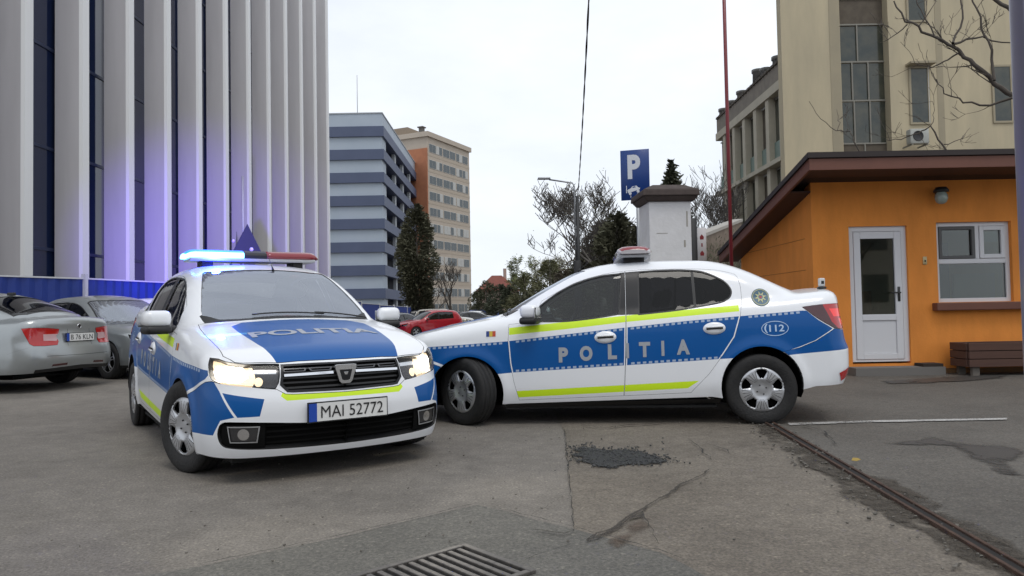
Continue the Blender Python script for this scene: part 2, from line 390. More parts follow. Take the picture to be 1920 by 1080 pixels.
SILVER = mat('silver_wheel_paint', (.50,.51,.53), .33, metal=.65, coat=.3)
DKREFL = mat('lamp_dark_reflector', (.10,.10,.105), .25, metal=.8)
GLASSF = glass('clear_car_glass', (.60,.68,.66), .36)
GLASSD = glass('dark_car_glass', (.10,.10,.11), .26)
GLASSW = glass('windscreen_glass', (.42,.48,.48), .72, haze=.15, gcol=(.84,.90,1))
LENS = glass('lamp_lens', (.93,.93,.93), .22)
REDL = mat('red_lamp_lens', (.45,.010,.012), .10, coat=.8)
REDD = mat('dark_red_lamp_lens', (.055,.003,.006), .10, coat=.8)
REDGLOW = mat('glowing_red_lens', (.6,.02,.02), .15, coat=.8, emis=(1,.04,.03), estr=.35)  # faint emission stands in for the bright reflection on the red tail lens
HEADLIT = mat('lit_headlamp', (.9,.9,.85), .2, emis=(1,.90,.74), estr=14)
DRLLIT = mat('lit_headlamp_inner', (.8,.75,.6), .2, emis=(1,.72,.42), estr=.9)
UNDER = mat('underbody', (.01,.01,.01), .9)
PLATEW = mat('number_plate_white', (.72,.72,.70), .4); PLATEK = mat('number_plate_black', (.01,.01,.01), .5); EUB = mat('number_plate_blue', (.01,.06,.38), .4)

def make_wheel(parent, x, y, side, steer=0.0, r=.31, w=.19, cap=True, rim=.203, style='cover', hubmat=None):
    """wheel part of a car: tyre, rim or cover; side=+1 outer face towards +y"""
    e = bpy.data.objects.new('wheel', None); link(e, parent); e.location = (x, y, r-.002); e.rotation_euler = (0, 0, steer)
    M = Matrix.Rotation(-R(90)*side, 4, 'X')   # local z -> outward (side*y)
    b = MB().m(RUBBER); h = w/2
    b.lathe([(rim-.012,-h*.8),(rim+.01,-h*.94),(r-.055,-h*1.0),(r-.025,-h*.98),(r-.006,-h*.86),(r,-h*.72),(r,-.055),(r-.008,-.052),(r-.008,-.044),(r,-.041),(r,-.004),(r-.008,-.002),(r-.008,.006),(r,.008),(r,.048),(r-.008,.05),(r-.008,.058),(r,.061),(r,h*.72),(r-.006,h*.86),(r-.025,h*.98),(r-.055,h*1.0),(rim+.01,h*.94),(rim-.012,h*.8)], 64, M)
    b.build('tyre', e)
    b = MB().m(DKREFL); b.lathe([(rim,-h*.8),(rim-.02,-h*.7),(rim-.03,0),(rim-.03,h*.45)], 40, M)
    b.m(LINER).lathe([(rim-.028,h*.15),(.001,h*.15)], 40, M); b.build('rim', e)
    # cover: five broad spokes with paired slots
    hub = hubmat or SILVER; nsp = 5; holes = []; regs = []
    for k in range(nsp):
        a0 = 2*math.pi*k/nsp+.3
        def pt(rr, da): return (rr*math.cos(a0+da), rr*math.sin(a0+da))
        if style == 'cover':
            holes.append([pt(.098,-.14),pt(.105,0),pt(.098,.14),pt(.166,.30),pt(.176,.22),pt(.181,0),pt(.176,-.22),pt(.166,-.30)])
            for q in (-.47,-.16,.16,.47): regs.append([pt(.085, math.pi/5+q*.28-.016),pt(.172,math.pi/5+q*.62-.014),pt(.172,math.pi/5+q*.62+.014),pt(.085,math.pi/5+q*.28+.016)])
        else:
            holes.append([pt(.07,-.30),pt(.065,0),pt(.07,.30),pt(rim-.03,.46),pt(rim-.018,.2),pt(rim-.016,0),pt(rim-.018,-.2),pt(rim-.03,-.46)])
            holes.append([pt(.10,math.pi/5-.05),pt(rim-.035,math.pi/5-.13),pt(rim-.03,math.pi/5+.13),pt(.10,math.pi/5+.05)])
    outer = circ(0,0,rim,64); pts = []; edges = []
    for pl in [densify(outer,.02)]+[densify(q,.015) for q in holes]+[densify(q,.02) for q in regs]:
        bb = len(pts); pts += pl; edges += [(bb+i, bb+(i+1)%len(pl)) for i in range(len(pl))]
    for rr in (.03,.05,.075,.09,.15,.19): pts += circ(0,0,rr,int(12+rr*160))
    v, ed, f, *_ = delaunay_2d_cdt([Vector(p) for p in pts], edges, [], 0, 1e-5)
    V = np.array([tuple(q) for q in v]); rr = np.hypot(V[:,0],V[:,1]); th = np.arctan2(V[:,1],V[:,0])
    prof = np.interp(rr, [0,.028,.033,.05,.08,.10,.17,.19,rim], [.012,.012,.004,.006,.016,.022,.018,.016,-.004])+.004*np.cos(5*(th-.3)+math.pi)*np.clip((rr-.06)/.06,0,1)*np.clip((.19-rr)/.03,0,1)
    b = MB().m(hub); vs = [b.bm.verts.new(M @ Vector((V[i,0],V[i,1],prof[i]+h*.72))) for i in range(len(V))]
    vb = [b.bm.verts.new(M @ Vector((V[i,0],V[i,1],prof[i]+h*.72-.012))) for i in range(len(V))]
    hp = [densify(q,.015) for q in holes]; C = np.array([V[list(t)].mean(0) for t in f]); ok = inpoly(C, circ(0,0,rim+.001,64))
    for q in hp: ok &= ~inpoly(C, q)
    gr = np.zeros(len(C), bool)
    for q in regs: gr |= inpoly(C, q)
    cnt = {}
    for i, t in enumerate(f):
        if ok[i]:
            b.m(DKREFL if gr[i] else hub); b.face([vs[a] for a in t], True)
            for a, c in ((t[0],t[1]),(t[1],t[2]),(t[2],t[0])): k = (min(a,c),max(a,c)); cnt[k] = cnt.get(k,0)+1
    b.m(hub)
    for (a, c), n_ in cnt.items():
        if n_ == 1: b.face([vs[a],vs[c],vb[c],vb[a]])
    for k in range(4):
        a = math.pi/2*k+.4; b.m(BLACKP).lathe([(.0001,h*.72+.014),(.006,h*.72+.014),(.006,h*.72)], 8, M @ Matrix.Translation((.042*math.cos(a),.042*math.sin(a),0)))
    bmesh.ops.recalc_face_normals(b.bm, faces=b.bm.faces); b.build('wheel_cover' if style=='cover' else 'alloy_rim', e)
    return e

def inner_shell(sk, root, wb, zb=.97, xs=(-.45,3.3)):
    """dark inner liner, wheel wells, floor"""
    sh = sk.sh; b = MB().m(LINER)
    for wx in (0.0, wb):
        for sg in (1,-1):
            prof = circ(wx, .31, sh.wr+.052, 20, -20, 200)
            a = [b.bm.verts.new((x, sg*.45, z+sh.rake*(x-1.3))) for x, z in prof]; Q = sk.pts('w', [(x, max(z,.2)) for x, z in prof], -.012, sg)
            c = [b.bm.verts.new(tuple(q)) for q in Q]
            for i in range(len(prof)-1): b.face([a[i],a[i+1],c[i+1],c[i]])
            b.face(a)
    b.m(UNDER); xa, xb = sh.xF-.25, sh.xR+.08
    for x0, x1, y in ((xa,-.37,.66),(-.37,.37,.46),(.37,wb-.38,.80),(wb-.38,wb+.38,.46),(wb+.38,xb,.60)):
        zz = .165+sh.rake*(x0-1.3)+(.12 if x0 > wb else 0); b.box(x0,-y,zz,x1,y,zz+.02)
    b.build('underbody', root)

def seat(b, x, y, z0=.30, s=1.0):
    M = Matrix.Translation((x,y,z0)); b.rbox(-.25,-.24,.0,.25,.24,.16,.05,2,M)
    M2 = M @ Matrix.Translation((.22,0,.10)) @ Matrix.Rotation(R(18),4,'Y'); b.rbox(-.06,-.23,.0,.07,.23,.58,.05,2,M2); b.rbox(-.04,-.13,.62,.05,.13,.80,.04,2,M2)

def num_plate(root, x, z, text, flip=1, w=.52, hgt=.112, tilt=0, rz=0, y=0):
    e = bpy.data.objects.new('number_plate', None); link(e, root); e.location = (x,y,z); e.rotation_euler = (0,R(tilt),rz)
    b = MB().m(BLACKP).box(-.004*flip-.004,-w/2-.008,-hgt/2-.008,-.004*flip+.004,w/2+.008,hgt/2+.008); b.build('plate_holder', e)
    b = MB().m(PLATEW).box(-.013,-w/2,-hgt/2,.013,w/2,hgt/2)
    M = Matrix(((0,0,-flip,-.016*flip),(-flip,0,0,0),(0,1,0,0),(0,0,0,1)))
    b.m(EUB).box(-.0145, (w/2-.05) if flip > 0 else -w/2, -hgt/2, .0145, w/2 if flip > 0 else -w/2+.05, hgt/2)
    b.build('plate', e); text_obj('plate_text', text, M @ Matrix.Translation((.024,0,0)), hgt*.66, w*.80, PLATEK, e, bold=0.0)
    return e

def police_car(pose, lit, steer, plate, label):
    sh = POLSHAPE; sk = Skin(sh, .035); root = empty('police_car', (pose[0],pose[1],0), pose[2], label, 'police car', 'police cars blocking the road')
    zb = lambda s: float(np.interp(s, sh.BS, sh.BZ)); s0, s1 = sh.s0, sh.s1
    cl = lambda pl, d=.008: [(a, min(c, zb(a)-d)) for a, c in pl]
    archf = lambda g=0: [(x, z) for x, z in circ(0,.31,.345+g,26,197,-17)]; archr = lambda g=0: circ(2.634,.315,.352+g,26,196,-12)
    archf_ = [(x,z) for x,z in [(.345*math.cos(R(a)),.31+.345*math.sin(R(a))) for a in np.linspace(199,-17,28)]]
    archr_ = [(2.634+.352*math.cos(R(a)),.315+.352*math.sin(R(a))) for a in np.linspace(196,-6,28)]
    bound = [(float(a), float(c)) for a, c in zip(sh.BS[::-1], sh.BZ[::-1])]
    outer = [(s0,.205),(-.42,.205)]+archf_+[(.45,.212),(2.2,.232)]+archr_+[(3.1,.30),(s1,.33)]+bound
    # openings and panels in the wall chart
    head = cl([(-.504,.812),(-.522,.775),(-.542,.742),(-.560,.705),(-.586,.682),(-.64,.670),(-.74,.660),(-.839,.649),(-.95,.634),(-1.015,.627),(-1.036,.66),(-1.045,.70),(-1.052,.77),(-.95,.776),(-.8,.786),(-.66,.80),(-.58,.808)], .006)
    grille = [(s0,zb(s0)-.012),(-1.25,.770),(-1.062,.768),(-1.055,.70),(-1.045,.645),(-1.085,.600),(-1.12,.596),(s0,.590)]
    intake = spl([(s0,.402,1),(-1.217,.405),(-.958,.424),(-.74,.434),(-.678,.422),(-.652,.385),(-.648,.335),(-.675,.285),(-.75,.268),(-.958,.256),(-1.24,.250),(s0,.248,1)], 4)
    bump_f = [(s0,.206),(-.40,.206)]+[(.349*math.cos(R(a)),.31+.349*math.sin(R(a))) for a in np.linspace(197,133,8)]+[(-.512,.664),(-.575,.672),(-.64,.663),(-.74,.652),(-.839,.641),(-.95,.626),(-1.022,.619),(-1.075,.588),(-1.12,.584),(s0,.578)]
    bump_r = [(2.634+.356*math.cos(R(a)),.315+.356*math.sin(R(a))) for a in np.linspace(-6,57,10)]+[(2.97,.641),(3.117,.697),(3.22,.758),(3.290,.797),(3.40,.785),(3.70,.775),(3.74,.70),(s1,.69),(s1,.332),(3.1,.302)]
    tail = spl([(3.018,.998,1),(3.18,1.012),(3.36,1.018),(3.52,1.016),(3.60,1.0,1),(3.61,.90),(3.58,.83,1),(3.42,.797),(3.285,.805,1),(3.15,.893)], 5)
    door_f = cl([(.487,.245),(1.426,.262),(1.437,.40),(1.450,.62),(1.462,.97),(1.474,1.5),(1.25,1.5),(.95,1.5),(.69,1.5),(.645,1.01),(.62,.952),(.40,.935),(.393,.78),(.410,.579),(.442,.41)], .013)
    # refine the top of the doors along the roof rail
    dt = lambda a, b_: [(float(x), zb(x)-.013) for x in np.linspace(a, b_, 18)]
    door_f = [(.487,.245),(1.426,.262),(1.437,.40),(1.450,.62),(1.462,.97),(1.472,zb(1.472)-.013)]+dt(1.46,.70)+[(.655,1.04),(.62,.950),(.40,.932),(.393,.78),(.410,.579),(.442,.41)]
    door_r = [(1.434,.262),(2.02,.275),(2.045,.303),(2.178,.434),(2.311,.609),(2.413,.756),(2.472,.937),(2.503,1.103),(2.506,1.20),(2.49,1.29)]+[(2.47,zb(2.47)-.013)]+dt(2.44,1.49)+[(1.480,zb(1.48)-.013),(1.470,.97),(1.458,.62),(1.445,.40)]
    win_f = spl([(.665,.956,1),(.672,1.062,1),(.70,1.098),(.80,1.172),(.90,1.232),(1.04,1.300),(1.14,1.330),(1.248,1.349),(1.437,1.362,1),(1.420,1.20),(1.399,.999,1),(1.25,.978),(1.106,.963),(.90,.950)], 4)
    win_f = [(a, min(c, zb(a)-.028)) for a, c in win_f]
    win_r = spl([(1.590,.990,1),(1.603,1.372,1),(1.80,1.378),(2.008,1.372),(2.15,1.355),(2.225,1.33),(2.289,1.298),(2.37,1.243),(2.412,1.174),(2.400,1.120),(2.36,1.09),(2.302,1.068),(2.10,1.038),(1.901,1.013)], 4)
    win_r = [(a, min(c, zb(a)-.028)) for a, c in win_r]
    # livery regions
    up = [(-.53,.738),(-.319,.751),(.0,.764),(.38,.781),(.9,.825),(1.43,.868),(2.0,.910),(2.454,.936),(2.8,.955),(3.013,.967)]
    low = [(.30,.488),(.447,.497),(.9,.513),(1.423,.532),(2.0,.553),(2.31,.566),(2.55,.575)]
    band = up+[(3.05,.965),(3.15,.88),(3.27,.80),(3.107,.702),(2.965,.650),(2.86,.62),(2.80,.60)]+low[::-1]+[(0,.5),(-.27,.605),(-.505,.683),(-.54,.71)]
    yel = [(.402,.838),(.9,.872),(1.466,.920),(2.0,.954),(2.468,.980),(2.468,1.036),(2.0,1.010),(1.466,.978),(.9,.938),(.402,.902)]
    yl = [(.46,.268),(1.433,.297),(1.994,.315),(2.093,.378),(1.45,.358),(.452,.327)]
    dash = []
    def dashes(line, side, x0, x1, st=.052, w=.030, h_=.019):
        L_ = np.array(line); x = x0
        while x < x1:
            z0 = np.interp(x, L_[:,0], L_[:,1]); z1 = np.interp(x+w, L_[:,0], L_[:,1]); a = .004*side; c = (.004+h_)*side
            dash.append([(x,z0-a),(x+w,z1-a),(x+w,z1-c),(x,z0-c)]); x += st
    dashes(up, 1, -.42, 2.98); dashes(low, -1, .46, 2.3)
    dr = [(q, 3) for q in dash]
    bpil = [(1.385,.985),(1.405,1.366),(1.43,1.378),(1.615,1.386),(1.612,.982)]
    mats = [WHITE, BLUE, NEON, FRAMEF, BLACKG, BLACKP]
    S2 = (1,-1)
    def flt(pl, x0, x1): return [r for r in dr if x0 < r[0][0][0] and r[0][1][0] < x1]
    body_regs = [(band, 1)]+flt(dr,-.50,.37)+flt(dr,2.52,3.0)
    body_holes = [grow(bump_f,.0035), grow(head,.004), grille, grow(bump_r,.0035), grow(tail,.003), grow(door_f,.0025), grow(door_r,.0025)]
    # top panels
    bp = sh.BP; topo = [(float(p[0]), float(p[1])) for p in bp]+[(float(p[0]), -float(p[1])) for p in bp[::-1][1:-1]]
    yb = lambda x: float(np.interp(x, bp[20:,0], bp[20:,1]))
    fr = [(float(p[0])+.006, float(p[1])) for p in bp[:36] if p[1] < .655]
    hl = fr+[(-.54,.695),(-.36,.702),(-.1,.708),(.16,.70),(.36,.675),(.325,.55),(.295,.40),(.275,.2),(.27,0)]
    hood = hl+[(a,-c) for a, c in hl[::-1] if c > 1e-6]
    wsl = [(.300,0),(.305,.2),(.325,.4),(.36,.53),(.46,.635),(.52,.632),(.75,.588),(.95,.546),(1.10,.512),(1.115,.495),(1.08,.40),(1.065,.2),(1.06,0)]
    ws = wsl+[(a,-c) for a, c in wsl[::-1] if 1e-6 < c]
    rwl = [(2.46,0),(2.455,.2),(2.445,.38),(2.43,.46),(2.45,.49),(2.60,.51),(2.80,.535),(2.89,.545),(2.925,.52),(2.95,.4),(2.96,.2),(2.965,0)]
    rw = rwl+[(a,-c) for a, c in rwl[::-1] if 1e-6 < c]
    rfl = [(1.04,0),(1.055,.2),(1.105,.40),(1.18,.525),(1.8,.515),(2.35,.51),(2.40,.40),(2.435,.2),(2.44,0)]
    tkl = [(3.035,0),(3.03,.2),(3.01,.4),(2.985,.585),(3.05,.64),(3.2,.655),(3.30,.64),(3.345,.5),(3.365,.25),(3.37,0)]
    tk = tkl+[(a,-c) for a, c in tkl[::-1] if 1e-6 < c]
    sk.mesh('body', [('w', outer, body_holes, body_regs, 0, None), ('t', topo, [grow(hood,.004), grow(ws,-.003), grow(rw,-.003), grow(tk,.003)], [([(.24,-.62),(.24,.62),(.47,.65),(.47,-.65)],5)], 0, None)], mats, root, S2)
    hb = [(.12,.50),(-.08,.50),(-.267,.485),(-.45,.465),(-.60,.44),(-.76,.40)]
    hbl = hb+[(-.76,-.40),(-.60,-.44),(-.45,-.465),(-.267,-.485),(-.08,-.50),(.12,-.50),(.24,-.40),(.24,.40)]
    ho = sk.mesh('hood', [('t', hood, [], [(hbl,1)], 0, None)], mats, root)
    sk.text('hood_lettering', 't', 'POLITIA', lambda a, c: (-.285+.15*c, .455-.91*a), GREYF, ho, .0025, 1, .03)
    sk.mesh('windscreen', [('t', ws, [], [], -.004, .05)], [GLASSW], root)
    sk.mesh('rear_window', [('t', rw, [], [], -.004, .05)], [GLASSD], root)
    sk.mesh('trunk_lid', [('t', tk, [], [], 0, None)], mats, root)
    bf = sk.mesh('front_bumper', [('w', bump_f, [intake], [([(-.20,.60),(-.512,.690),(-.580,.690),(-.656,.611),(-.766,.461),(-.672,.440),(-.61,.347),(-.25,.34)],1), ([(-.676,.607),(-.945,.566),(-.917,.463),(-.785,.460)],1), ([(s0,.552),(-1.08,.549),(-1.045,.578),(-1.07,.620),(s0,.62)],2)], .0, .03)], mats, root, S2)
    rb_blue = [(2.7,.57),(2.93,.586),(3.5,.622),(3.75,.628),(s1,.628),(s1,1.1),(2.7,1.1)]
    sk.mesh('rear_bumper', [('w', bump_r, [], [(rb_blue,1)], 0, None)], mats, root, S2)
    for sg in S2:
        df = sk.mesh('front_door', [('w', door_f, [win_f], [(band,1,grow(door_f,-.010)),(yel,2),(yl,2)]+flt(dr,.42,1.44)+[(bpil,4),(grow(win_f,.013),5),([(.63,.93),(.63,1.03),(.72,1.09),(.72,.95)],5)], 0, None)], mats, root, (sg,))
        dq = sk.mesh('rear_door', [('w', door_r, [win_r], [(band,1,grow(door_r,-.010)),(yel,2),(yl,2)]+flt(dr,1.48,2.42)+[(bpil,4),(grow(win_r,.013),5)], 0, None)], mats, root, (sg,))
        sk.mesh('window', [('w', grow(win_f,.006), [], [], -.006, .06)], [GLASSF], df, (sg,))
        g = sk.mesh('window', [('w', grow(win_r,.006), [], [([(2.075,1.0),(2.075,1.4),(2.10,1.4),(2.10,1.0)],1)], -.006, .06)], [GLASSD, BLACKP], dq, (sg,))
        # handles: oval cups
        for d_, hx, hz in ((df,1.276,.789),(dq,2.24,.836)):
            c0 = Vector(sk.pts('w', [(hx,hz)], .004, sg)[0]); b = MB().m(WHITE)
            u = Vector((1,0,.045)).normalized(); n = Vector((0,sg,.03)).normalized(); t = n.cross(u); Mx = Matrix((( u.x,t.x,n.x,c0.x),(u.y,t.y,n.y,c0.y),(u.z,t.z,n.z,c0.z),(0,0,0,1)))
            b.lathe([(.0005,.020),(.30,.020),(.62,.017),(.86,.010),(1.0,-.002)], 32, Mx @ Matrix.Diagonal((.098,.056,1,1)))
            b.m(BLACKP).rbox(-.072,-.009,.017,.072,.006,.026,.003,1,Mx); b.m(WHITE).rbox(-.076,.006,.018,.076,.022,.032,.006,2,Mx)
            b.build('handle', d_, normals=True)
        # mirror
        m = MB().m(WHITE); c0 = Vector((.60, sg*.925, 1.015+sh.rake*(.6-1.3)))
        Mm = Matrix.Translation(c0) @ Matrix.Rotation(R(12*sg),4,'Z')
        m.rbox(-.075,-.095,-.030,.085,.095,.090,.045,4,Mm); m.m(BLACKP).rbox(-.080,-.092,-.085,.082,.092,-.020,.028,3,Mm); m.rbox(-.03,-.19,-.075,.04,-.06,-.03,.014,2,Mm) if sg > 0 else m.rbox(-.03,.06,-.075,.04,.19,-.03,.014,2,Mm)
        m.m(CHROME).box(.074,-.10,-.03,.079,.10,.065,Mm); m.build('mirror', root)
        # lettering on the doors: own mesh over both, child of body side
        gl = 'POLITIA'; xs_ = [.895,1.10,1.335,1.470,1.622,1.783,1.962]; ws_ = [.085,.115,.080,.026,.10,.026,.115]
        for i, ch in enumerate(gl):
            j = i if sg < 0 else len(gl)-1-i; x = xs_[i] if sg < 0 else (xs_[0]+xs_[-1]-xs_[i])
            if sg > 0 and i in (3,): x -= .015
            zc = .575+.036*(x-.9); w_ = ws_[i]
            sk.text('door_lettering', 'w', ch, (lambda a, c, x=x, w_=w_, zc=zc: (x+(a-.5)*w_*(-sg), zc+c*.135)), GREYF, df if x < 1.455 else dq, .0025, sg, .055)
        # emblem, 112, flag on the wings
        def disc(b, cx, cz, r, off, m_, n=28, ry=None, r2=None):
            Q = [(cx+r*math.cos(2*math.pi*k/n), cz+(ry or r)*math.sin(2*math.pi*k/n)) for k in range(n)]
            P = sk.pts('w', Q, off, sg); c_ = sk.pts('w', [(cx,cz)], off, sg)[0]; b.m(m_); vs = [b.bm.verts.new(p) for p in P]
            if r2 is None:
                v0 = b.bm.verts.new(c_)
                for k in range(n): b.face([v0, vs[k], vs[(k+1)%n]])
            else:
                P2 = sk.pts('w', [(cx+r2*math.cos(2*math.pi*k/n), cz+(ry-(r-r2))*math.sin(2*math.pi*k/n)) for k in range(n)], off, sg); v2 = [b.bm.verts.new(p) for p in P2]
                for k in range(n): b.face([vs[k], vs[(k+1)%n], v2[(k+1)%n], v2[k]])
        NAVY = mat('emblem_navy', (.03,.10,.16), .4); GOLD = mat('emblem_gold', (.42,.42,.22), .4); PALE = mat('marking_pale_blue', (.45,.60,.80), .5)
        b = MB(); disc(b, 2.672, 1.098, .080, .003, NAVY); disc(b, 2.672, 1.098, .073, .005, GOLD, ry=.073, r2=.067)
        b.m(GOLD); st = []
        for k in range(16):
            rr = .056 if k % 2 == 0 else .026; a = math.pi/8*k+.2; st.append((2.672+rr*math.cos(a), 1.098+rr*math.sin(a)))
        P = sk.pts('w', st, .006, sg); v0 = b.bm.verts.new(sk.pts('w', [(2.672,1.098)], .006, sg)[0]); vs = [b.bm.verts.new(p) for p in P]
        for k in range(16): b.face([v0, vs[k], vs[(k+1)%16]])
        disc(b, 2.672, 1.098, .020, .007, NAVY); disc(b, 2.672, 1.098, .011, .008, mat('emblem_red', (.35,.03,.03), .5)); b.build('police_emblem', root)
        b = MB(); disc(b, 2.765, .818, .118, .003, PALE, ry=.066, r2=.112)
        b.m(PALE)
        for a0 in range(0, 90, 15):   # handset
            pass
        hs = [(2.765+(.052+.0)*1*(-1)*(-sg)*-1, .80)]
        b.build('emergency_number_ring', root)
        sk.text('emergency_number', 'w', '112', lambda a, c: (2.780+(a-.5)*.130*(-sg), .790+c*.060), PALE, root, .003, sg, .02)
        sk.text('emergency_number', 'w', '(', lambda a, c: (2.765+.078*sg+(a-.5)*.030*(-sg), .780+c*.078), PALE, root, .003, sg, .03)
        b = MB()
        for k, m_ in enumerate((mat('flag_blue',(.02,.05,.22),.5), mat('flag_yellow',(.62,.45,.05),.5), mat('flag_red',(.50,.07,.03),.5))):
            xa = .190+.029*(k if sg < 0 else 2-k); P = sk.pts('w', [(xa,.828),(xa+.029,.828),(xa+.029,.878),(xa,.878)], .003, sg); b.m(m_); b.face([b.bm.verts.new(p) for p in P])
        b.build('flag_sticker', root)
        # head lamp
        e = sk.mesh('headlight', [('w', head, [], [], .002, .04)], [LENS], root, (sg,))
        bowl = sk.mesh('reflector', [('w', grow(head,.012), [], [([(-.45,.55),(-.84,.60),(-.885,.68),(-.875,.74),(-.82,.82),(-.70,.9),(-.45,.95)],2),([(-.530,.700),(-.56,.685),(-.70,.668),(-.78,.672),(-.83,.70),(-.825,.74),(-.78,.775),(-.66,.785),(-.56,.775)],1),(circ(-.905,.672,.030,16),2),([(-.87,.728),(-1.03,.724),(-1.03,.752),(-.87,.758)],3)], -.035, .022)], [DKREFL, HEADLIT if lit else CHROME, DRLLIT if lit else DKREFL, CHROME], e, (sg,))
        sk.rim('bezel', 'w', [head], .0, -.036, BLACKG, e, (sg,))
        if lit:   # the lamp's own beam
            P = sk.pts('w', [(-.72,.73)], .03, sg)[0]; ld = bpy.data.lights.new('headlight_beam','SPOT'); ld.energy = 22; ld.spot_size = R(80); ld.spot_blend = .8; ld.color=(1,.93,.8); ld.shadow_soft_size=.05
            lo = bpy.data.objects.new('headlight_beam', ld); link(lo, e); lo.location = tuple(P); lo.rotation_euler = (R(90)-R(8),0,R(90))
        fog = [(-.722,.400),(-.912,.398),(-.896,.306),(-.734,.308)]
        f1 = sk.mesh('fog_lamp', [('w', grow(fog,.005), [grow(fog,-.002)], [], -.004, .03)], [SILVER], bf, (sg,))
        f2 = sk.mesh('fog_lamp_lens', [('w', grow(fog,.0), [], [(circ(-.815,.352,.036,18),1)], -.012, .03)], [DKREFL, CHROME], bf, (sg,))
        # tail lamp
        t = sk.mesh('tail_light', [('w', tail, [], [([(3.21,1.03),(3.62,1.03),(3.62,.79),(3.34,.79),(3.27,.86)],1),([(3.27,.975),(3.62,.975),(3.62,.905),(3.30,.905)],2),([(3.36,.885),(3.62,.885),(3.62,.83),(3.38,.83)],2)], .004, .04)], [REDD, REDL, REDGLOW], root, (sg,))
        sk.mesh('rear_reflector', [('w', [(3.298,.410),(3.415,.452),(3.43,.378),(3.328,.338)], [], [], .004, .04)], [REDL], root, (sg,))
        # wheel arch lip
        b = MB().m(BLACKP)
        for cx, cz, rr, a0, a1 in ((0,.31,.345,199,-17),(2.634,.315,.352,196,-6)):
            Q1 = [(cx+rr*math.cos(R(a)), cz+rr*math.sin(R(a))) for a in np.linspace(a0,a1,28)]; Q2 = [(cx+(rr+.004)*math.cos(R(a)), cz+(rr+.004)*math.sin(R(a))) for a in np.linspace(a0,a1,28)]
            A = sk.pts('w', Q1, .0, sg); B_ = [p+np.array([0,-sg*.05,0]) for p in A]; va = [b.bm.verts.new(p) for p in A]; vb = [b.bm.verts.new(p) for p in B_]
            for i in range(27): b.face([va[i],va[i+1],vb[i+1],vb[i]])
        b.build('arch_edge', root)
        # black sill strip
        b = MB().m(BLACKP); Q = [(x, .212) for x in np.linspace(.36,2.28,20)]; A = sk.pts('w', Q, 0, sg); va = [b.bm.verts.new(p) for p in A]; vb = [b.bm.verts.new((p[0],p[1]-sg*.05,p[2]-.045)) for p in A]
        for i in range(19): b.face([va[i],va[i+1],vb[i+1],vb[i]])
        b.build('sill', root)
    # grille
    gr = sk.mesh('grille', [('w', grow(grille,.01), [], [], -.05, .05)], [LINER], root, S2); sk.rim('grille_frame', 'w', [[p for p in grille]], .0, -.05, BLACKG, gr, S2)
    sk.mesh('grille_frame', [('w', grille, [[(s0-.02,.758),(-1.23,.758),(-1.078,.756),(-1.070,.70),(-1.064,.650),(-1.095,.612),(s0-.02,.604)]], [], .002, .03)], [BLACKG], gr, S2)
    bars = []
    for k in range(5):
        z = .622+.030*k; bars.append(('w', [(s0,z),(-1.064,z),(-1.064,z+.011),(s0,z+.011)], [], [], -.016, .05))
    sk.mesh('grille_bars', bars, [BLACKP], gr, S2)
    for k in range(9):
        x = -1.44+.045*k
        bars = bars
    sk.mesh('chrome_strip', [('w', [(s0+.075,.698),(-1.075,.694),(-1.075,.709),(s0+.075,.714)], [], [], .004, .03)], [CHROME], gr, S2)
    sk.mesh('mesh_cells', [('w', [(s0+.085+.165*k,.724),(s0+.085+.165*k+.13,.724),(s0+.085+.165*k+.145,.745),(s0+.085+.165*k-.01,.745)], [[(s0+.095+.165*k,.729),(s0+.095+.165*k+.112,.729),(s0+.095+.165*k+.122,.740),(s0+.087+.165*k,.740)]], [], -.006, .03) for k in range(2)], [DKREFL], gr, S2)
    # badge
    P = sk.pts('w', [(s0,.69)], .012)[0]; b = MB(); M = Matrix(((0,0,-1,P[0]),(-1,0,0,0),(0,1,0,P[2]),(0,0,0,1)))
    ou = [(-.060,.052),(-.046,.056),(.046,.056),(.060,.052),(.058,.034),(.036,-.040),(.022,-.054),(-.022,-.054),(-.036,-.040),(-.058,.034)]; inn = [(-.036,.026),(.036,.026),(.022,-.030),(.012,-.036),(-.012,-.036),(-.022,-.030)]
    ou = [(a*1.2,c*1.12) for a, c in ou]; inn = [(a*1.2,c*1.12) for a, c in inn]; b.m(CHROME).prism(ou, -.01, .010, M); b.m(BLACKG).prism(inn, .009, .0115, M); b.m(CHROME).prism([(-.016,.014),(.016,.014),(.008,-.004),(-.008,-.004)], .011, .0135, M)
    b.build('badge', gr, bevel=.003)
    # intake
    it = sk.mesh('air_intake', [('w', grow(intake,.01), [], [], -.055, .05)], [LINER], bf, S2); sk.rim('intake_frame', 'w', [intake], .0, -.055, BLACKP, bf, S2)
    sk.mesh('intake_bars', [('w', [(s0,.285+.036*k),(-.955,.285+.036*k),(-.955,.297+.036*k),(s0,.297+.036*k)], [], [], -.02, .05) for k in range(4)]+[('w', [(-.66,.275),(-.945,.262),(-.95,.415),(-.67,.415)], [grow(fog,.008)], [], -.014, .03)], [LINER], bf, S2)
    if plate: num_plate(root, sk.pts('w',[(s0,.468)],.0)[0][0]-.012, .468+sh.rake*-2.1, plate, 1)
    num_plate(root, sk.pts('w',[(s1,.86)],.0)[0][0]+.016, .86+sh.rake*2.1, plate or 'MAI 48315', -1)
    # roof grooves & antenna, gps box on trunk
    b = MB().m(BLACKP); P = sk.pts('t', [(1.03,-.05)], 0)[0]; b.tube([P, P+np.array([.03,0,.035])], [.012,.006], 8); b.tube([P+np.array([.03,0,.03]), P+np.array([.16,0,.14])], [.003,.0015], 6); b.build('antenna', root)
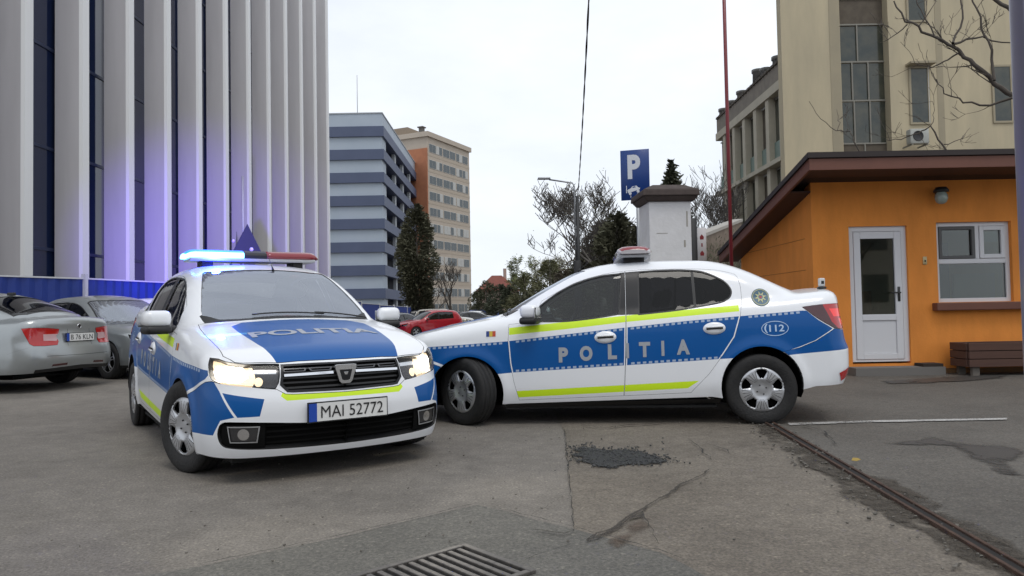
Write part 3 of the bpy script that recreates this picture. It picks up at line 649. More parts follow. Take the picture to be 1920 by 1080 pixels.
    if not lit:
        P = Vector(sk.pts('t', [(3.29,-.46)], 0)[0]); b = MB().m(BLACKP).rbox(-.035,-.035,0,.035,.035,.02,.006,1,Matrix.Translation(P)); b.m(mat('grey_beacon', (.55,.56,.56), .5)).rbox(-.026,-.026,.02,.026,.026,.10,.010,2,Matrix.Translation(P)); b.m(BLACKP).rbox(-.01,-.028,.045,.015,-.024,.075,.002,1,Matrix.Translation(P)); b.build('trunk_beacon', root)
    # wipers, dashboard, seats, wheel
    b = MB().m(BLACKP)
    for y0, y1 in ((.30,-.25),(-.18,-.62)):
        Q = np.stack([np.linspace(.345,.305+abs(y1)*.10,8), np.linspace(y0,y1,8)],1); P = sk.pts('t', Q, .012); b.tube(P, .006, 5)
    b.build('wiper', root)
    rk = sh.rake*-.4
    b = MB().m(BLACKP); b.rbox(.42,-.70,.62,.85,.70,.955,.05,3); b.rbox(.55,.10 if False else -.60,.93,.80,-.20,1.0,.03,3); b.build('dashboard', root)
    b = MB().m(BLACKP); Mw = Matrix.Translation((.95,-.38,.90)) @ Matrix.Rotation(R(-65),4,'Y')
    b.lathe([(.185+.014*math.cos(t), .014*math.sin(t)) for t in np.linspace(0,2*math.pi,9)[:-1]], 28, Mw, closed=True); b.rbox(-.06,-.05,-.02,.06,.05,.03,.02,2,Mw); b.box(-.18,-.015,-.008,.18,.015,.006,Mw); b.box(-.015,-.18,-.008,.015,.0,.006,Mw); b.build('steering_wheel', root)
    for sy in (-.38,.38): b = MB().m(FABRIC); seat(b, 1.42, sy, .36); b.build('seat', root)
    b = MB().m(FABRIC); M = Matrix.Translation((2.35,0,.36)); b.rbox(-.25,-.62,0,.25,.62,.18,.05,2,M); b.rbox(.12,-.62,.10,.28,.62,.68,.06,2,M)
    for sy in (-.38,.38): b.rbox(.16,sy-.13,.70,.26,sy+.13,.84,.03,2,M)
    b.build('rear_seat', root)
    b = MB().m(mat('paper', (.75,.78,.76), .7)); z = .975
    for (x, y, a, w_, l_) in ((.62,.05,.3,.21,.30),(.60,-.42,-.5,.15,.21),(.66,-.33,.9,.12,.2)): b.box(-w_/2,-l_/2,0,w_/2,l_/2,.006,Matrix.Translation((x,y,z+.02)) @ Matrix.Rotation(a,4,'Z') @ Matrix.Rotation(R(-14),4,'Y'))
    b.build('paper_sheets', root)
    # liners under the skin, leaving door openings dark
    linr = [(a, c) for a, c in outer if True]
    low_out = [(s0,.25),(-.42,.25)]+archf_+[(.45,.25),(2.2,.26)]+archr_+[(3.1,.32),(s1,.36),(s1,.95),(3.3,.93),(2.45,.985),(1.5,.955),(.6,.925),(.3,.90),(-.4,.79),(s0,.755)]
    sk.mesh('inner_lining', [('w', low_out, [grille, intake, grow(head,.01)], [], -.028, .07), ('t', rfl+[(a,-c) for a, c in rfl[::-1] if c > 1e-6], [], [], -.03, .08), ('t', grow(hood,-.02), [], [], -.03, .08)], [LINER], root, S2)
    inner_shell(sk, root, 2.634)
    for x in (0.0, 2.634):
        for sg in S2: make_wheel(root, x, sg*(.765 if x == 0 else .772), sg, steer if x == 0 else 0)
    # light bar on the roof
    P = sk.pts('t', [(1.44,0)], 0)[0]; lb = bpy.data.objects.new('light_bar', None); link(lb, root); lb.location = (1.57, 0, P[2]+.005)
    for sy in (-.40,.40): b = MB().m(BLACKP); b.rbox(-.10,sy-.05,-.05,.10,sy+.05,.03,.012,2); b.build('mount', lb)
    b = MB().m(mat('bar_base_grey', (.45,.46,.48), .4)); b.rbox(-.155,-.555,.022,.155,.555,.052,.012,2); b.build('base', lb)
    RL = mat('red_bar_lens', (.22,.010,.018), .12, coat=.7); BL = mat('blue_bar_lens', (.01,.03,.42), .12, coat=.7); CL = mat('clear_bar_lens', (.50,.48,.50), .15, coat=.6)
    def lens(name, y0, y1, m_, low_m):
        b = MB(); prof = [(-.15,.050),(-.163,.062),(-.165,.075),(-.150,.098),(-.11,.118),(-.04,.126),(.04,.126),(.11,.118),(.150,.098),(.165,.075),(.163,.062),(.15,.050)]
        ys = np.linspace(y0, y1, 14); rings = []
        for y in ys:
            e_ = max(0, (abs(y)-.50)/.085); sc = math.sqrt(max(0, 1-e_**2*.75)); rings.append([b.bm.verts.new((px*(.55+.45*sc), y, .05+(pz-.05)*sc)) for px, pz in prof])
        for a, c in zip(rings, rings[1:]):
            for k in range(len(prof)-1): b.m(low_m if k in (0,1,2,8,9,10) else m_); b.face([a[k],a[k+1],c[k+1],c[k]], True)
        b.m(low_m); b.face(rings[0]); b.face(rings[-1]); bmesh.ops.recalc_face_normals(b.bm, faces=b.bm.faces); return b.build(name, lb)
    lens('red_lens', -.585, -.10, RL, CL if not lit else RL); lens('centre_lens', -.10, .10, mat('centre_speaker', (.03,.03,.05), .4), BLACKP)
    if lit:
        BLIT = mat('lit_blue_lens', (.05,.25,.9), .2, emis=(.015,.10,1.0), estr=3.2); BL2 = mat('lit_blue_core', (.3,.7,1), .2, emis=(.22,.80,1.0), estr=4.5)
        lens('blue_lens', .10, .585, BLIT, BL2)
        ld = bpy.data.lights.new('beacon_light','POINT'); ld.energy = 22; ld.color = (.02,.05,1.0); ld.shadow_soft_size = .04; lo = bpy.data.objects.new('beacon_light', ld); link(lo, lb); lo.location = (-.20,.36,.09)
        # added strong spot tinting the tower fins in place of the beacon's lens halo
        sp = bpy.data.lights.new('halo_spot','SPOT'); sp.energy = 21000; sp.color = (.17,.09,1.0); sp.spot_size = R(27); sp.spot_blend = 1.0; sp.shadow_soft_size = .08; so = bpy.data.objects.new('halo_spot', sp); link(so, lb); so.location = (.20,.36,.16)
        tgt = Vector((-13.1,31.5,3.6)); loc = Vector((pose[0],pose[1],1.65))+Vector((1.77*math.cos(pose[2])-.36*math.sin(pose[2]), 1.77*math.sin(pose[2])+.36*math.cos(pose[2]),0)); dv = Matrix.Rotation(-pose[2],3,'Z') @ (tgt-loc); so.rotation_euler = dv.to_track_quat('-Z','Y').to_euler()
    else: lens('blue_lens', .10, .585, BL, BL)
    b = MB().m(CHROME)
    for y in (-.48,-.35,-.22,.22,.35,.48): b.rbox(-.13,y-.05,.056,-.06,y+.05,.09,.006,1)
    b.build('bulb_housing', lb)
    return root
POLSHAPE = Shape(LOGAN)
# ---------------------------------------------------------------- ordinary parked cars
OCTAVIA = dict(
 plan=[(-1.0,.78),(-.60,.84),(-.3,.88),(.0,.900),(.4,.907),(1.5,.907),(2.7,.902),(3.2,.88),(3.6,.86),(3.9,.84)],
 side=[(.15,-.06),(.22,-.02),(.36,.002),(.50,.0),(.66,-.010),(.80,-.022),(.90,-.045),(1.0,-.085),(1.1,-.13),(1.25,-.2)],
 top=[(-.95,.66),(-.80,.73),(-.65,.79),(-.4,.85),(0.0,.915),(.25,.95),(.6,.97),(1.5,1.0),(2.6,1.03),(3.1,1.05),(3.5,1.06),(3.78,1.055),(3.95,1.04)],
 front=[(.10,-.74),(.20,-.82),(.35,-.86),(.50,-.87),(.64,-.85),(.76,-.80),(.95,-.6)],
 rear=[(.10,3.64),(.22,3.72),(.36,3.80),(.48,3.83),(.62,3.81),(.74,3.775),(.88,3.765),(1.03,3.785),(1.2,3.80)],
 cabf=[(-1.6,-.8),(-.1,.58),(.1,.80),(.32,.95),(.6,1.10),(.9,1.26),(1.1,1.35),(1.3,1.41),(1.6,1.445),(1.9,1.455),(2.6,1.47),(3.9,1.47)],
 cabr=[(-.4,1.52),(1.4,1.49),(1.75,1.462),(2.1,1.435),(2.45,1.38),(2.75,1.30),(3.0,1.215),(3.25,1.12),(3.38,1.02),(3.46,.80),(3.62,0),(4.4,-3)],
 tumble=[(.6,.83),(.9,.83),(1.0,.80),(1.1,.765),(1.2,.725),(1.3,.68),(1.4,.63),(1.5,.58)],
 wb=2.69, wr=.32, xR=3.38, rake=0.0, cr=.09, cr2=.09)
HATCH = dict(
 plan=[(-1.0,.74),(-.60,.80),(-.3,.83),(.4,.85),(1.5,.855),(2.5,.85),(2.9,.82),(3.2,.78)],
 side=LOGAN['side'], top=[(-.9,.70),(-.75,.76),(-.6,.82),(-.3,.89),(.1,.96),(.4,.99),(1.5,1.02),(2.6,1.06),(3.0,1.07),(3.3,1.08)],
 front=[(.10,-.68),(.20,-.74),(.36,-.79),(.56,-.78),(.74,-.74),(.95,-.58)],
 rear=[(.10,2.98),(.25,3.04),(.45,3.10),(.62,3.10),(.70,3.08),(.9,3.04),(1.1,2.98),(1.3,2.88)],
 cabf=[(-1.6,-.7),(-.2,.66),(.1,.88),(.39,1.06),(.7,1.24),(1.0,1.38),(1.25,1.45),(1.6,1.49),(2.0,1.50),(3.4,1.50)],
 cabr=[(-.4,1.54),(1.4,1.52),(2.0,1.50),(2.4,1.47),(2.68,1.42),(2.85,1.25),(3.0,1.03),(3.1,.7),(3.5,-.4)],
 tumble=LOGAN['tumble'], wb=2.50, wr=.30, xR=2.68, rake=0.0)
SUV = dict(
 plan=[(-1.0,.78),(-.60,.84),(-.3,.87),(.4,.89),(1.5,.895),(2.7,.89),(3.0,.87),(3.4,.84)],
 side=[(.15,-.05),(.25,-.02),(.40,.0),(.9,-.01),(1.05,-.04),(1.15,-.08),(1.3,-.15)],
 top=[(-.9,.80),(-.78,.90),(-.6,.98),(-.3,1.04),(.1,1.09),(.4,1.11),(1.5,1.13),(3.3,1.16)],
 front=[(.15,-.70),(.25,-.78),(.4,-.82),(.7,-.81),(.9,-.77),(1.1,-.6)],
 rear=[(.15,3.3),(.3,3.38),(.5,3.42),(.65,3.42),(.75,3.39),(1.0,3.36),(1.2,3.30),(1.4,3.2)],
 cabf=[(-1.6,-.6),(-.1,.80),(.2,1.02),(.45,1.20),(.75,1.40),(1.0,1.55),(1.25,1.62),(1.6,1.66),(3.4,1.67)],
 cabr=[(-.4,1.70),(2.0,1.67),(2.7,1.64),(2.98,1.58),(3.15,1.38),(3.28,1.12),(3.4,.7),(3.7,-.5)],
 tumble=[(.6,.83),(1.0,.83),(1.15,.80),(1.3,.75),(1.45,.70),(1.6,.64)], wb=2.65, wr=.35, xR=3.0, rake=0.0, gz=.7)
SHAPES = {}
def get_shape(k, c):
    if k not in SHAPES: SHAPES[k] = Shape(c)
    return SHAPES[k]
FEAT = {  # belt line, window x-range, pillar, tail-lamp polygon (chart offsets from xR), windscreen & rear-window outlines (half)
 'oct': dict(c=OCTAVIA, belt=[(.5,.925),(3.0,1.02)], wx=(.62,1.50,1.62,2.55,2.62,2.95), ws=[(.02,0),(.05,.3),(.20,.62),(.33,.70),(.60,.685),(.90,.62),(1.10,.58),(1.12,.52),(1.0,.3),(.95,0)], rw=[(2.62,0),(2.60,.30),(2.55,.50),(2.62,.55),(3.0,.60),(3.22,.60),(3.29,.45),(3.33,0)],
   tail=[(.18,.918),(.30,.925),(.55,.918),(.76,.90),(.75,.845),(.71,.80),(.74,.72),(.71,.672),(.50,.665),(.34,.670),(.29,.70),(.24,.80)], clear=[(.48,.83),(.76,.83),(.71,.73),(.48,.74)]),
 'hat': dict(c=HATCH, belt=[(.5,.955),(2.5,1.05)], wx=(.70,1.40,1.50,2.38,None,None), ws=[(.08,0),(.12,.3),(.30,.60),(.45,.66),(.80,.60),(1.05,.55),(1.05,.45),(.98,.2),(.95,0)], rw=[(2.72,0),(2.72,.3),(2.70,.48),(2.78,.52),(2.90,.55),(2.96,.5),(2.99,0)],
   tail=[(.10,1.0),(.30,1.02),(.48,.98),(.46,.80),(.40,.74),(.20,.76)], clear=[(.30,.9),(.5,.9),(.5,.82),(.3,.82)]),
 'suv': dict(c=SUV, belt=[(.5,1.10),(2.8,1.16)], wx=(.62,1.45,1.56,2.35,2.43,2.85), ws=[(.15,0),(.2,.3),(.34,.6),(.46,.68),(.8,.64),(1.0,.6),(1.02,.5),(.98,.2),(.96,0)], rw=[(2.98,0),(2.98,.3),(2.97,.5),(3.02,.56),(3.14,.60),(3.20,.55),(3.22,0)],
   tail=[(.10,1.15),(.30,1.18),(.46,1.14),(.44,.86),(.38,.80),(.20,.84)], clear=[(.30,1.0),(.5,1.0),(.5,.9),(.3,.9)])}
GLASSP = glass('parked_car_glass', (.14,.16,.17), .38)
def any_car(kind, pose, paint, label, cat='car', group=None, res=.06, plate=None, name='parked_car', z=0.0, far=False):
    F = FEAT[kind]; sh = get_shape(kind, F['c']); sk = Skin(sh, res); wb = sh.wb; rW = sh.wr; ar = rW+.035
    root = empty(name, (pose[0], pose[1], z), pose[2], label, cat, group); s0, s1 = sh.s0, sh.s1; S2 = (1,-1)
    zb = lambda s: float(np.interp(s, sh.BS, sh.BZ)); belt = lambda x: float(np.interp(x, [p[0] for p in F['belt']], [p[1] for p in F['belt']]))
    af = [(ar*math.cos(R(a)), rW+ar*math.sin(R(a))) for a in np.linspace(200,-18,22)]; arr = [(wb+ar*math.cos(R(a)), rW+ar*math.sin(R(a))) for a in np.linspace(198,-10,22)]
    bound = [(float(a), float(c)) for a, c in zip(sh.BS[::-1], sh.BZ[::-1])]
    outer = [(s0,.20),(-.42,.20)]+af+[(.45,.21),(wb-.45,.22)]+arr+[(wb+.46,.27),(s1,.30)]+bound
    x = F['wx']
    def win(a, b):
        xs = np.linspace(a, b, 14); up = [(float(q), zb(q)-.04) for q in xs if zb(q)-.04 > belt(q)+.012]
        return [(up[0][0], belt(up[0][0])), (up[-1][0], belt(up[-1][0]))]+up[::-1]
    wins = [win(x[0], x[1]), win(x[2], x[3])]+([win(x[4], x[5])] if x[4] else [])
    head = [(-.48,zb(-.48)-.02),(-.53,.70 if kind != 'suv' else .84),(-.60,.66 if kind != 'suv' else .80),(-.85,.64 if kind != 'suv' else .79),(-1.02,.64 if kind != 'suv' else .79),(-1.02,zb(-1.02)-.04),(-.75,zb(-.75)-.03)]
    gz = .0 if kind != 'suv' else .12
    grille = [(s0,.70+gz),(-1.08,.70+gz),(-1.05,.60+gz),(-1.12,.56+gz),(s0,.56+gz)]; intake = [(s0,.40+gz*.5),(-.80,.40+gz*.5),(-.74,.30+gz*.5),(-.90,.26+gz*.5),(s0,.26+gz*.5)]
    tail = [(sh.xR+a, c) for a, c in F['tail']]
    M_ = [paint, BLACKP, BLACKG]
    bp = sh.BP; topo = [(float(p[0]), float(p[1])) for p in bp]+[(float(p[0]), -float(p[1])) for p in bp[::-1][1:-1]]
    ws = F['ws']+[(a,-c) for a, c in F['ws'][::-1] if c > 0]; rw = F['rw']+[(a,-c) for a, c in F['rw'][::-1] if c > 0]
    # door and lid shut lines as narrow dark cuts through the skin
    cuts = []; g = .0035 if not far else .006
    def cut(pl):
        o = [(a+g, c) for a, c in pl]; return pl+o[::-1]
    xm = (x[1]+x[2])/2; dl = [cut([(.42,.28),(.38,.50),(.36,.72),(.40,belt(.5)-.03)]), cut([(xm-.02,.28),(xm,.60),(xm+.01,belt(xm)-.01)]), cut([(wb-.62,.30),(wb-.45,.46),(wb-.30,.70),(wb-.22,.86),(wb-.20,belt(2.4)-.02)])]
    regs = [(pl, 1) for pl in dl]+[(grow(w, .014), 2) for w in wins]+[([(x[1]-.01,belt(x[1])-.01),(x[2]+.01,belt(x[2])-.01),(x[2]+.01,zb(x[2])-.03),(x[1]-.01,zb(x[1])-.03)],2)]
    regs += [([(s0,.20),(s1,.20),(s1,.245),(s0,.245)],1)]
    if kind == 'oct': regs += [([(sh.xR+.30,.20),(s1,.20),(s1,.36),(sh.xR+.36,.33)],1), ([(sh.xR+.62,.395),(sh.xR+.86,.405),(sh.xR+.86,.372),(sh.xR+.60,.365)],3), (cut([(sh.xR+.30,.655),(sh.xR+.12,.60),(sh.xR-.0,.56)]),1)]
    if kind == 'oct': regs += [([(sh.xR+.88,.655),(sh.xR+.90,.90),(sh.xR+.905,.90),(sh.xR+.885,.655)],1), ([(sh.xR+.52,.515),(s1,.51),(s1,.516),(sh.xR+.52,.521)],1)]
    sk.mesh('body', [('w', outer, wins+[grow(head,.004), grille, intake, grow(tail,.003)], regs, 0, None), ('t', topo, [grow(ws,-.003), grow(rw,-.003)], [(grow(ws,.02),1),(grow(rw,.015),1)], 0, None)], M_+[REDD], root, S2)
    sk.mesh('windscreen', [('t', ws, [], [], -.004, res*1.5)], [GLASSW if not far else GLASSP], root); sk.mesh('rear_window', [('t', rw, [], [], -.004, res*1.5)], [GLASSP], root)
    for sg in S2:
        for w in wins: sk.mesh('window', [('w', grow(w,.005), [], [], -.006, res*1.5)], [GLASSP], root, (sg,))
        h = sk.mesh('headlight', [('w', head, [], [], .002, res)], [LENS], root, (sg,)); sk.mesh('reflector', [('w', grow(head,.01), [], [([(-.6,.6),(-.8,.6),(-.8,1.2),(-.6,1.2)],1)], -.03, res)], [DKREFL, CHROME], h, (sg,))
        sk.mesh('tail_light', [('w', tail, [], [([(sh.xR+a, c) for a, c in F['clear']],1)], .004, res)], [mat('bright_red_lamp', (.42,.012,.012), .12, coat=.6), mat('tail_clear', (.55,.35,.36), .2, coat=.5)], root, (sg,))
        b = MB().m(paint).rbox(-.05,-.10,-.045,.07,.10,.07,.035,3,Matrix.Translation((.66, sg*(sh.c['plan'][4][1]+.08), belt(.6)+.05))); b.m(BLACKP).box(-.03,-.16,-.05,.03,.16,-.03,Matrix.Translation((.66, sg*(sh.c['plan'][4][1]), belt(.6)+.03))); b.build('mirror', root)
        for hx in (xm-.22, wb-.38):
            P = Vector(sk.pts('w', [(hx, belt(hx)-.11)], .0, sg)[0]); b = MB().m(paint).rbox(-.09,-.018,-.014,.09,.022,.014,.010,2,Matrix.Translation(P)); b.build('door_handle', root)
        for wx in (0.0, wb): make_wheel(root, wx, sg*(sh.c['plan'][4][1]-.105), sg, 0, r=rW, w=.20, rim=rW*.66, style='alloy')
    gr = sk.mesh('grille', [('w', grow(grille,.01), [], [], -.03, res), ('w', grow(intake,.01), [], [], -.04, res)], [LINER], root, S2)
    if not far:
        sk.mesh('chrome_strip', [('w', [(s0,.61+.03*k+gz),(-1.09,.61+.03*k+gz),(-1.09,.617+.03*k+gz),(s0,.617+.03*k+gz)], [], [], -.008, .06) for k in range(3)], [CHROME], gr, S2)
        b = MB().m(FABRIC)
        for sy in (-.40,.40): seat(b, 1.45, sy, .36)
        b.rbox(2.35,-.60,.36,2.6,.60,.90,.06,2); b.m(BLACKP).rbox(.45,-.68,.55,.85,.68,.90,.05,2); b.build('seats', root)
        sk.mesh('roof_lining', [('t', [(1.15,-.52),(2.5,-.5),(2.5,.5),(1.15,.52)], [], [], -.03, .12)], [LINER], root)
    low = [(s0,.24),(-.42,.24)]+af+[(.45,.25),(wb-.45,.26)]+arr+[(wb+.46,.30),(s1,.34),(s1,zb(s1)-.12),(sh.xR,.9),(2.4,belt(2.4)-.05),(.5,belt(.5)-.04),(-.4,zb(-.4)-.06),(s0,zb(s0)-.06)]
    sk.mesh('inner_lining', [('w', low, [], [], -.085, .08)], [LINER], root, S2); inner_shell(sk, root, wb)
    if plate is not None:
        P = sk.pts('w', [(s1,.775)], 0)[0]; num_plate(root, P[0]+.015, .775, plate, -1)
        P2 = sk.pts('w', [(s1,.935)], 0)[0]; b = MB().m(CHROME).lathe([(.036,0),(.036,.008),(.030,.010),(.029,.006)], 24, Matrix.Translation((P2[0]-.001,0,.935)) @ Matrix.Rotation(R(90),4,'Y')); b.m(BLACKG).lathe([(.029,.007),(.001,.007)], 20, Matrix.Translation((P2[0]-.001,0,.935)) @ Matrix.Rotation(R(90),4,'Y')); b.build('badge', root)
        b = MB().m(BLACKP); M = Matrix.Translation((2.72,0,sk.pts('t',[(2.55,0)],0)[0][2])); b.rbox(-.24,-.02,.0,-.10,.02,.05,.012,2,M); b.build('roof_antenna', root)
    return root
# ---------------------------------------------------------------- ground
def gz(x, y):
    t = min(max((y-24)/24, 0), 1); return -.40*t*t*(3-2*t)
def asphalt(name, c1, c2, scale=1.0, rough=.82, spots=None):
    if name in MATS: return MATS[name]
    m = bpy.data.materials.new(name); m.use_nodes = True; t = m.node_tree; b = t.nodes['Principled BSDF']; co = N(t,'ShaderNodeTexCoord'); lk = t.links.new
    big = N(t,'ShaderNodeTexNoise', i_Scale=.55*scale, i_Detail=7.0, i_Roughness=.6); mid = N(t,'ShaderNodeTexNoise', i_Scale=6*scale, i_Detail=8.0, i_Roughness=.7); fine = N(t,'ShaderNodeTexNoise', i_Scale=75.0, i_Detail=6.0, i_Roughness=.75); vor = N(t,'ShaderNodeTexVoronoi', i_Scale=80.0)
    for q in (big, mid, fine, vor): lk(co.outputs['Object'], q.inputs['Vector'])
    r = N(t,'ShaderNodeValToRGB'); r.color_ramp.elements[0].position = .34; r.color_ramp.elements[1].position = .66; r.color_ramp.elements[0].color = (*c1,1); r.color_ramp.elements[1].color = (*c2,1)
    ad = N(t,'ShaderNodeMath', operation='MULTIPLY_ADD'); ad.inputs[1].default_value = .42; lk(mid.outputs['Fac'], ad.inputs[0])
    m2 = N(t,'ShaderNodeMath', operation='MULTIPLY'); m2.inputs[1].default_value = .58; lk(big.outputs['Fac'], m2.inputs[0]); lk(m2.outputs[0], ad.inputs[2]); lk(ad.outputs[0], r.inputs[0])
    rf = N(t,'ShaderNodeValToRGB'); rf.color_ramp.elements[0].position = .38; rf.color_ramp.elements[1].position = .68; rf.color_ramp.elements[0].color = (.58,.58,.58,1); rf.color_ramp.elements[1].color = (1.42,1.40,1.36,1); lk(fine.outputs['Fac'], rf.inputs[0])
    mx = N(t,'ShaderNodeMixRGB', blend_type='MULTIPLY'); mx.inputs[0].default_value = 1; lk(r.outputs[0], mx.inputs[1]); lk(rf.outputs[0], mx.inputs[2])
    # scattered pale and dark aggregate
    vr = N(t,'ShaderNodeValToRGB'); vr.color_ramp.elements[0].position = .80; vr.color_ramp.elements[1].position = .93; vr.color_ramp.elements[0].color = (1,1,1,1); vr.color_ramp.elements[1].color = (1.5,1.48,1.42,1)
    lk(vor.outputs['Color'], vr.inputs[0]); mx2 = N(t,'ShaderNodeMixRGB', blend_type='MULTIPLY'); mx2.inputs[0].default_value = .9; lk(mx.outputs[0], mx2.inputs[1]); lk(vr.outputs[0], mx2.inputs[2]); lk(mx2.outputs[0], b.inputs['Base Color'])
    b.inputs['Roughness'].default_value = rough; b.inputs['Specular IOR Level'].default_value = .35
    bp = N(t,'ShaderNodeBump', i_Strength=.55, i_Distance=.006); lk(fine.outputs['Fac'], bp.inputs['Height']); bp2 = N(t,'ShaderNodeBump', i_Strength=.35, i_Distance=.05); lk(mid.outputs['Fac'], bp2.inputs['Height']); lk(bp.outputs[0], bp2.inputs['Normal']); lk(bp2.outputs[0], b.inputs['Normal'])
    MATS[name] = m; return m
A_ROAD = asphalt('road_asphalt', (.118,.107,.095), (.238,.218,.194))
A_OLD = asphalt('old_pavement_asphalt', (.106,.091,.075), (.215,.190,.158), 1.6)
A_PATCH = asphalt('repair_patch_asphalt', (.104,.100,.090), (.148,.142,.128), 1.2)
A_YARD = asphalt('yard_asphalt', (.086,.079,.070), (.142,.132,.117), 1.8, .75)
b = MB().m(A_ROAD); xs = [-400,-120,-40,-20,-10,-5,0,5,10,20,40,120,400]; ys = [-30,-6,0,6,12,18,24,27,30,33,36,39,42,45,48,60,100,300,900]
vv = {(i,j): b.bm.verts.new((x,y,gz(x,y))) for i,x in enumerate(xs) for j,y in enumerate(ys)}
for i in range(len(xs)-1):
    for j in range(len(ys)-1): b.face([vv[i,j],vv[i+1,j],vv[i+1,j+1],vv[i,j+1]], True)
tag(b.build('ground'), kind='structure')
rnd = random.Random(5)
def wob(pts, amp, step=.12, seed=1, closed=True):
    r_ = random.Random(seed); out = []
    n = len(pts)
    for i in range(n if closed else n-1):
        a, c = Vector((*pts[i],0)), Vector((*pts[(i+1)%n],0)); d = c-a; k = max(1, int(d.length/step)); nn = Vector((-d.y, d.x, 0)).normalized() if d.length > 0 else Vector((0,0,0))
        for q in range(k): p = a+d*(q/k)+nn*(r_.uniform(-amp, amp) if q else 0); out.append((p.x, p.y))
    if not closed: out.append(tuple(pts[-1]))
    return out
def sheet(name, pts, z, mt, kind='structure', label=None, cat=None, feather=0.0, res=.05):
    b = MB().m(mt); P = list(pts); n0 = len(P)
    if feather:
        A = np.array(P); mn_, mx_ = A.min(0), A.max(0); gp = np.stack(np.meshgrid(np.arange(mn_[0],mx_[0],res), np.arange(mn_[1],mx_[1],res), indexing='ij'), -1).reshape(-1,2); gp = gp[inpoly(gp, pts)]; P += [tuple(q) for q in gp]
    v, e, f, *_ = delaunay_2d_cdt([Vector(p) for p in P], [(i,(i+1)%n0) for i in range(n0)], [], 0, 1e-5)
    V = np.array([tuple(q) for q in v]); C = np.array([V[list(t)].mean(0) for t in f]); ok = inpoly(C, pts); vs = [b.bm.verts.new((p[0],p[1],z)) for p in V]
    for i, t in enumerate(f):
        if ok[i]: b.face([vs[a] for a in t])
    for fc in b.bm.faces:
        fc.normal_update()
        if fc.normal.z < 0: fc.normal_flip()
    o = b.build(name)
    if feather:
        B = np.array(densify(pts, .02)); at_ = o.data.attributes.new('edge', 'FLOAT', 'POINT')
        for i in range(len(o.data.vertices)):
            q = o.data.vertices[i].co; dd = math.sqrt(((B-[q.x,q.y])**2).sum(1).min()); at_.data[i].value = min(1, dd/feather)
    return tag(o, label, cat, None, kind)
def worn(name, c1, c2, rough=.85, scale=9.0, dens=.5, big=2.0, bump=.3):
    """a stain or dirt layer that breaks up irregularly and thins out towards its edge"""
    if name in MATS: return MATS[name]
    m = bpy.data.materials.new(name); m.use_nodes = True; t = m.node_tree; b = t.nodes['Principled BSDF']; lk = t.links.new; co = N(t,'ShaderNodeTexCoord')
    n1 = N(t,'ShaderNodeTexNoise', i_Scale=scale, i_Detail=9.0, i_Roughness=.7); n2 = N(t,'ShaderNodeTexNoise', i_Scale=big, i_Detail=5.0); n3 = N(t,'ShaderNodeTexNoise', i_Scale=120.0, i_Detail=3.0)
    for q in (n1,n2,n3): lk(co.outputs['Object'], q.inputs['Vector'])
    at_ = N(t,'ShaderNodeAttribute', attribute_name='edge'); ad = N(t,'ShaderNodeMath', operation='MULTIPLY_ADD'); ad.inputs[1].default_value = .75; lk(at_.outputs['Fac'], ad.inputs[0])
    sm = N(t,'ShaderNodeMath', operation='ADD'); lk(n1.outputs['Fac'], sm.inputs[0]); lk(n2.outputs['Fac'], sm.inputs[1]); m2 = N(t,'ShaderNodeMath', operation='MULTIPLY'); m2.inputs[1].default_value = .75; lk(sm.outputs[0], m2.inputs[0]); lk(m2.outputs[0], ad.inputs[2])
    r = N(t,'ShaderNodeMapRange'); r.inputs['From Min'].default_value = 1.52-dens*.25; r.inputs['From Max'].default_value = 1.76-dens*.25; lk(ad.outputs[0], r.inputs['Value'])
    cr_ = N(t,'ShaderNodeValToRGB'); cr_.color_ramp.elements[0].color = (*c1,1); cr_.color_ramp.elements[1].color = (*c2,1); cr_.color_ramp.elements[0].position = .35; cr_.color_ramp.elements[1].position = .65; lk(n3.outputs['Fac'], cr_.inputs[0]); lk(cr_.outputs[0], b.inputs['Base Color'])
    b.inputs['Roughness'].default_value = rough; lk(r.outputs[0], b.inputs['Alpha']); bp = N(t,'ShaderNodeBump', i_Strength=bump, i_Distance=.01); lk(n3.outputs['Fac'], bp.inputs['Height']); lk(bp.outputs[0], b.inputs['Normal'])
    MATS[name] = m; return m
rail0, rail1, rail2 = G(1440,795), G(1700,930), G(1918,1079)
rd = (Vector(rail2)-Vector(rail0)).normalized(); railS = Vector(rail0)-rd*.9; railE = Vector(rail2)+rd*2.6
s1, s2 = G(1060,812), G(1076,1000)
sheet('pavement', wob([(s1[0]-.02,7.4),s1,s2,(G(1240,1040)),(1.2,1.2),(railE.x,railE.y),(railS.x,railS.y),(1.9,9.8),(.35,9.8)], .012, .25, 3), .004, A_OLD)
sheet('yard', wob([(railS.x,railS.y),(railE.x,railE.y),(7,.8),(16,.8),(16,16),(2.2,16)], .01, .4, 4), .004, A_YARD)
sheet('repair_patch', wob([G(372,1066),G(640,1010),G(895,949),G(1070,993),G(1240,1040),(1.2,1.6),(-1.2,1.6),(-2.2,2.55)], .010, .18, 5), .008, A_PATCH)
DIRT = worn('dirt_strip', (.028,.023,.018), (.085,.070,.052), .95, 14, .62, 3.0, .8); CRK = worn('crack_dirt', (.022,.018,.015), (.055,.046,.036), .95, 26, 1.3, 5.0, .8)
DARK = worn('crack_dark', (.014,.013,.012), (.035,.032,.028), .9, 30, 1.2, 5.0, .5)
WET = worn('damp_stain', (.036,.034,.031), (.060,.057,.052), .55, 7, 1.25, 2.2, .3)
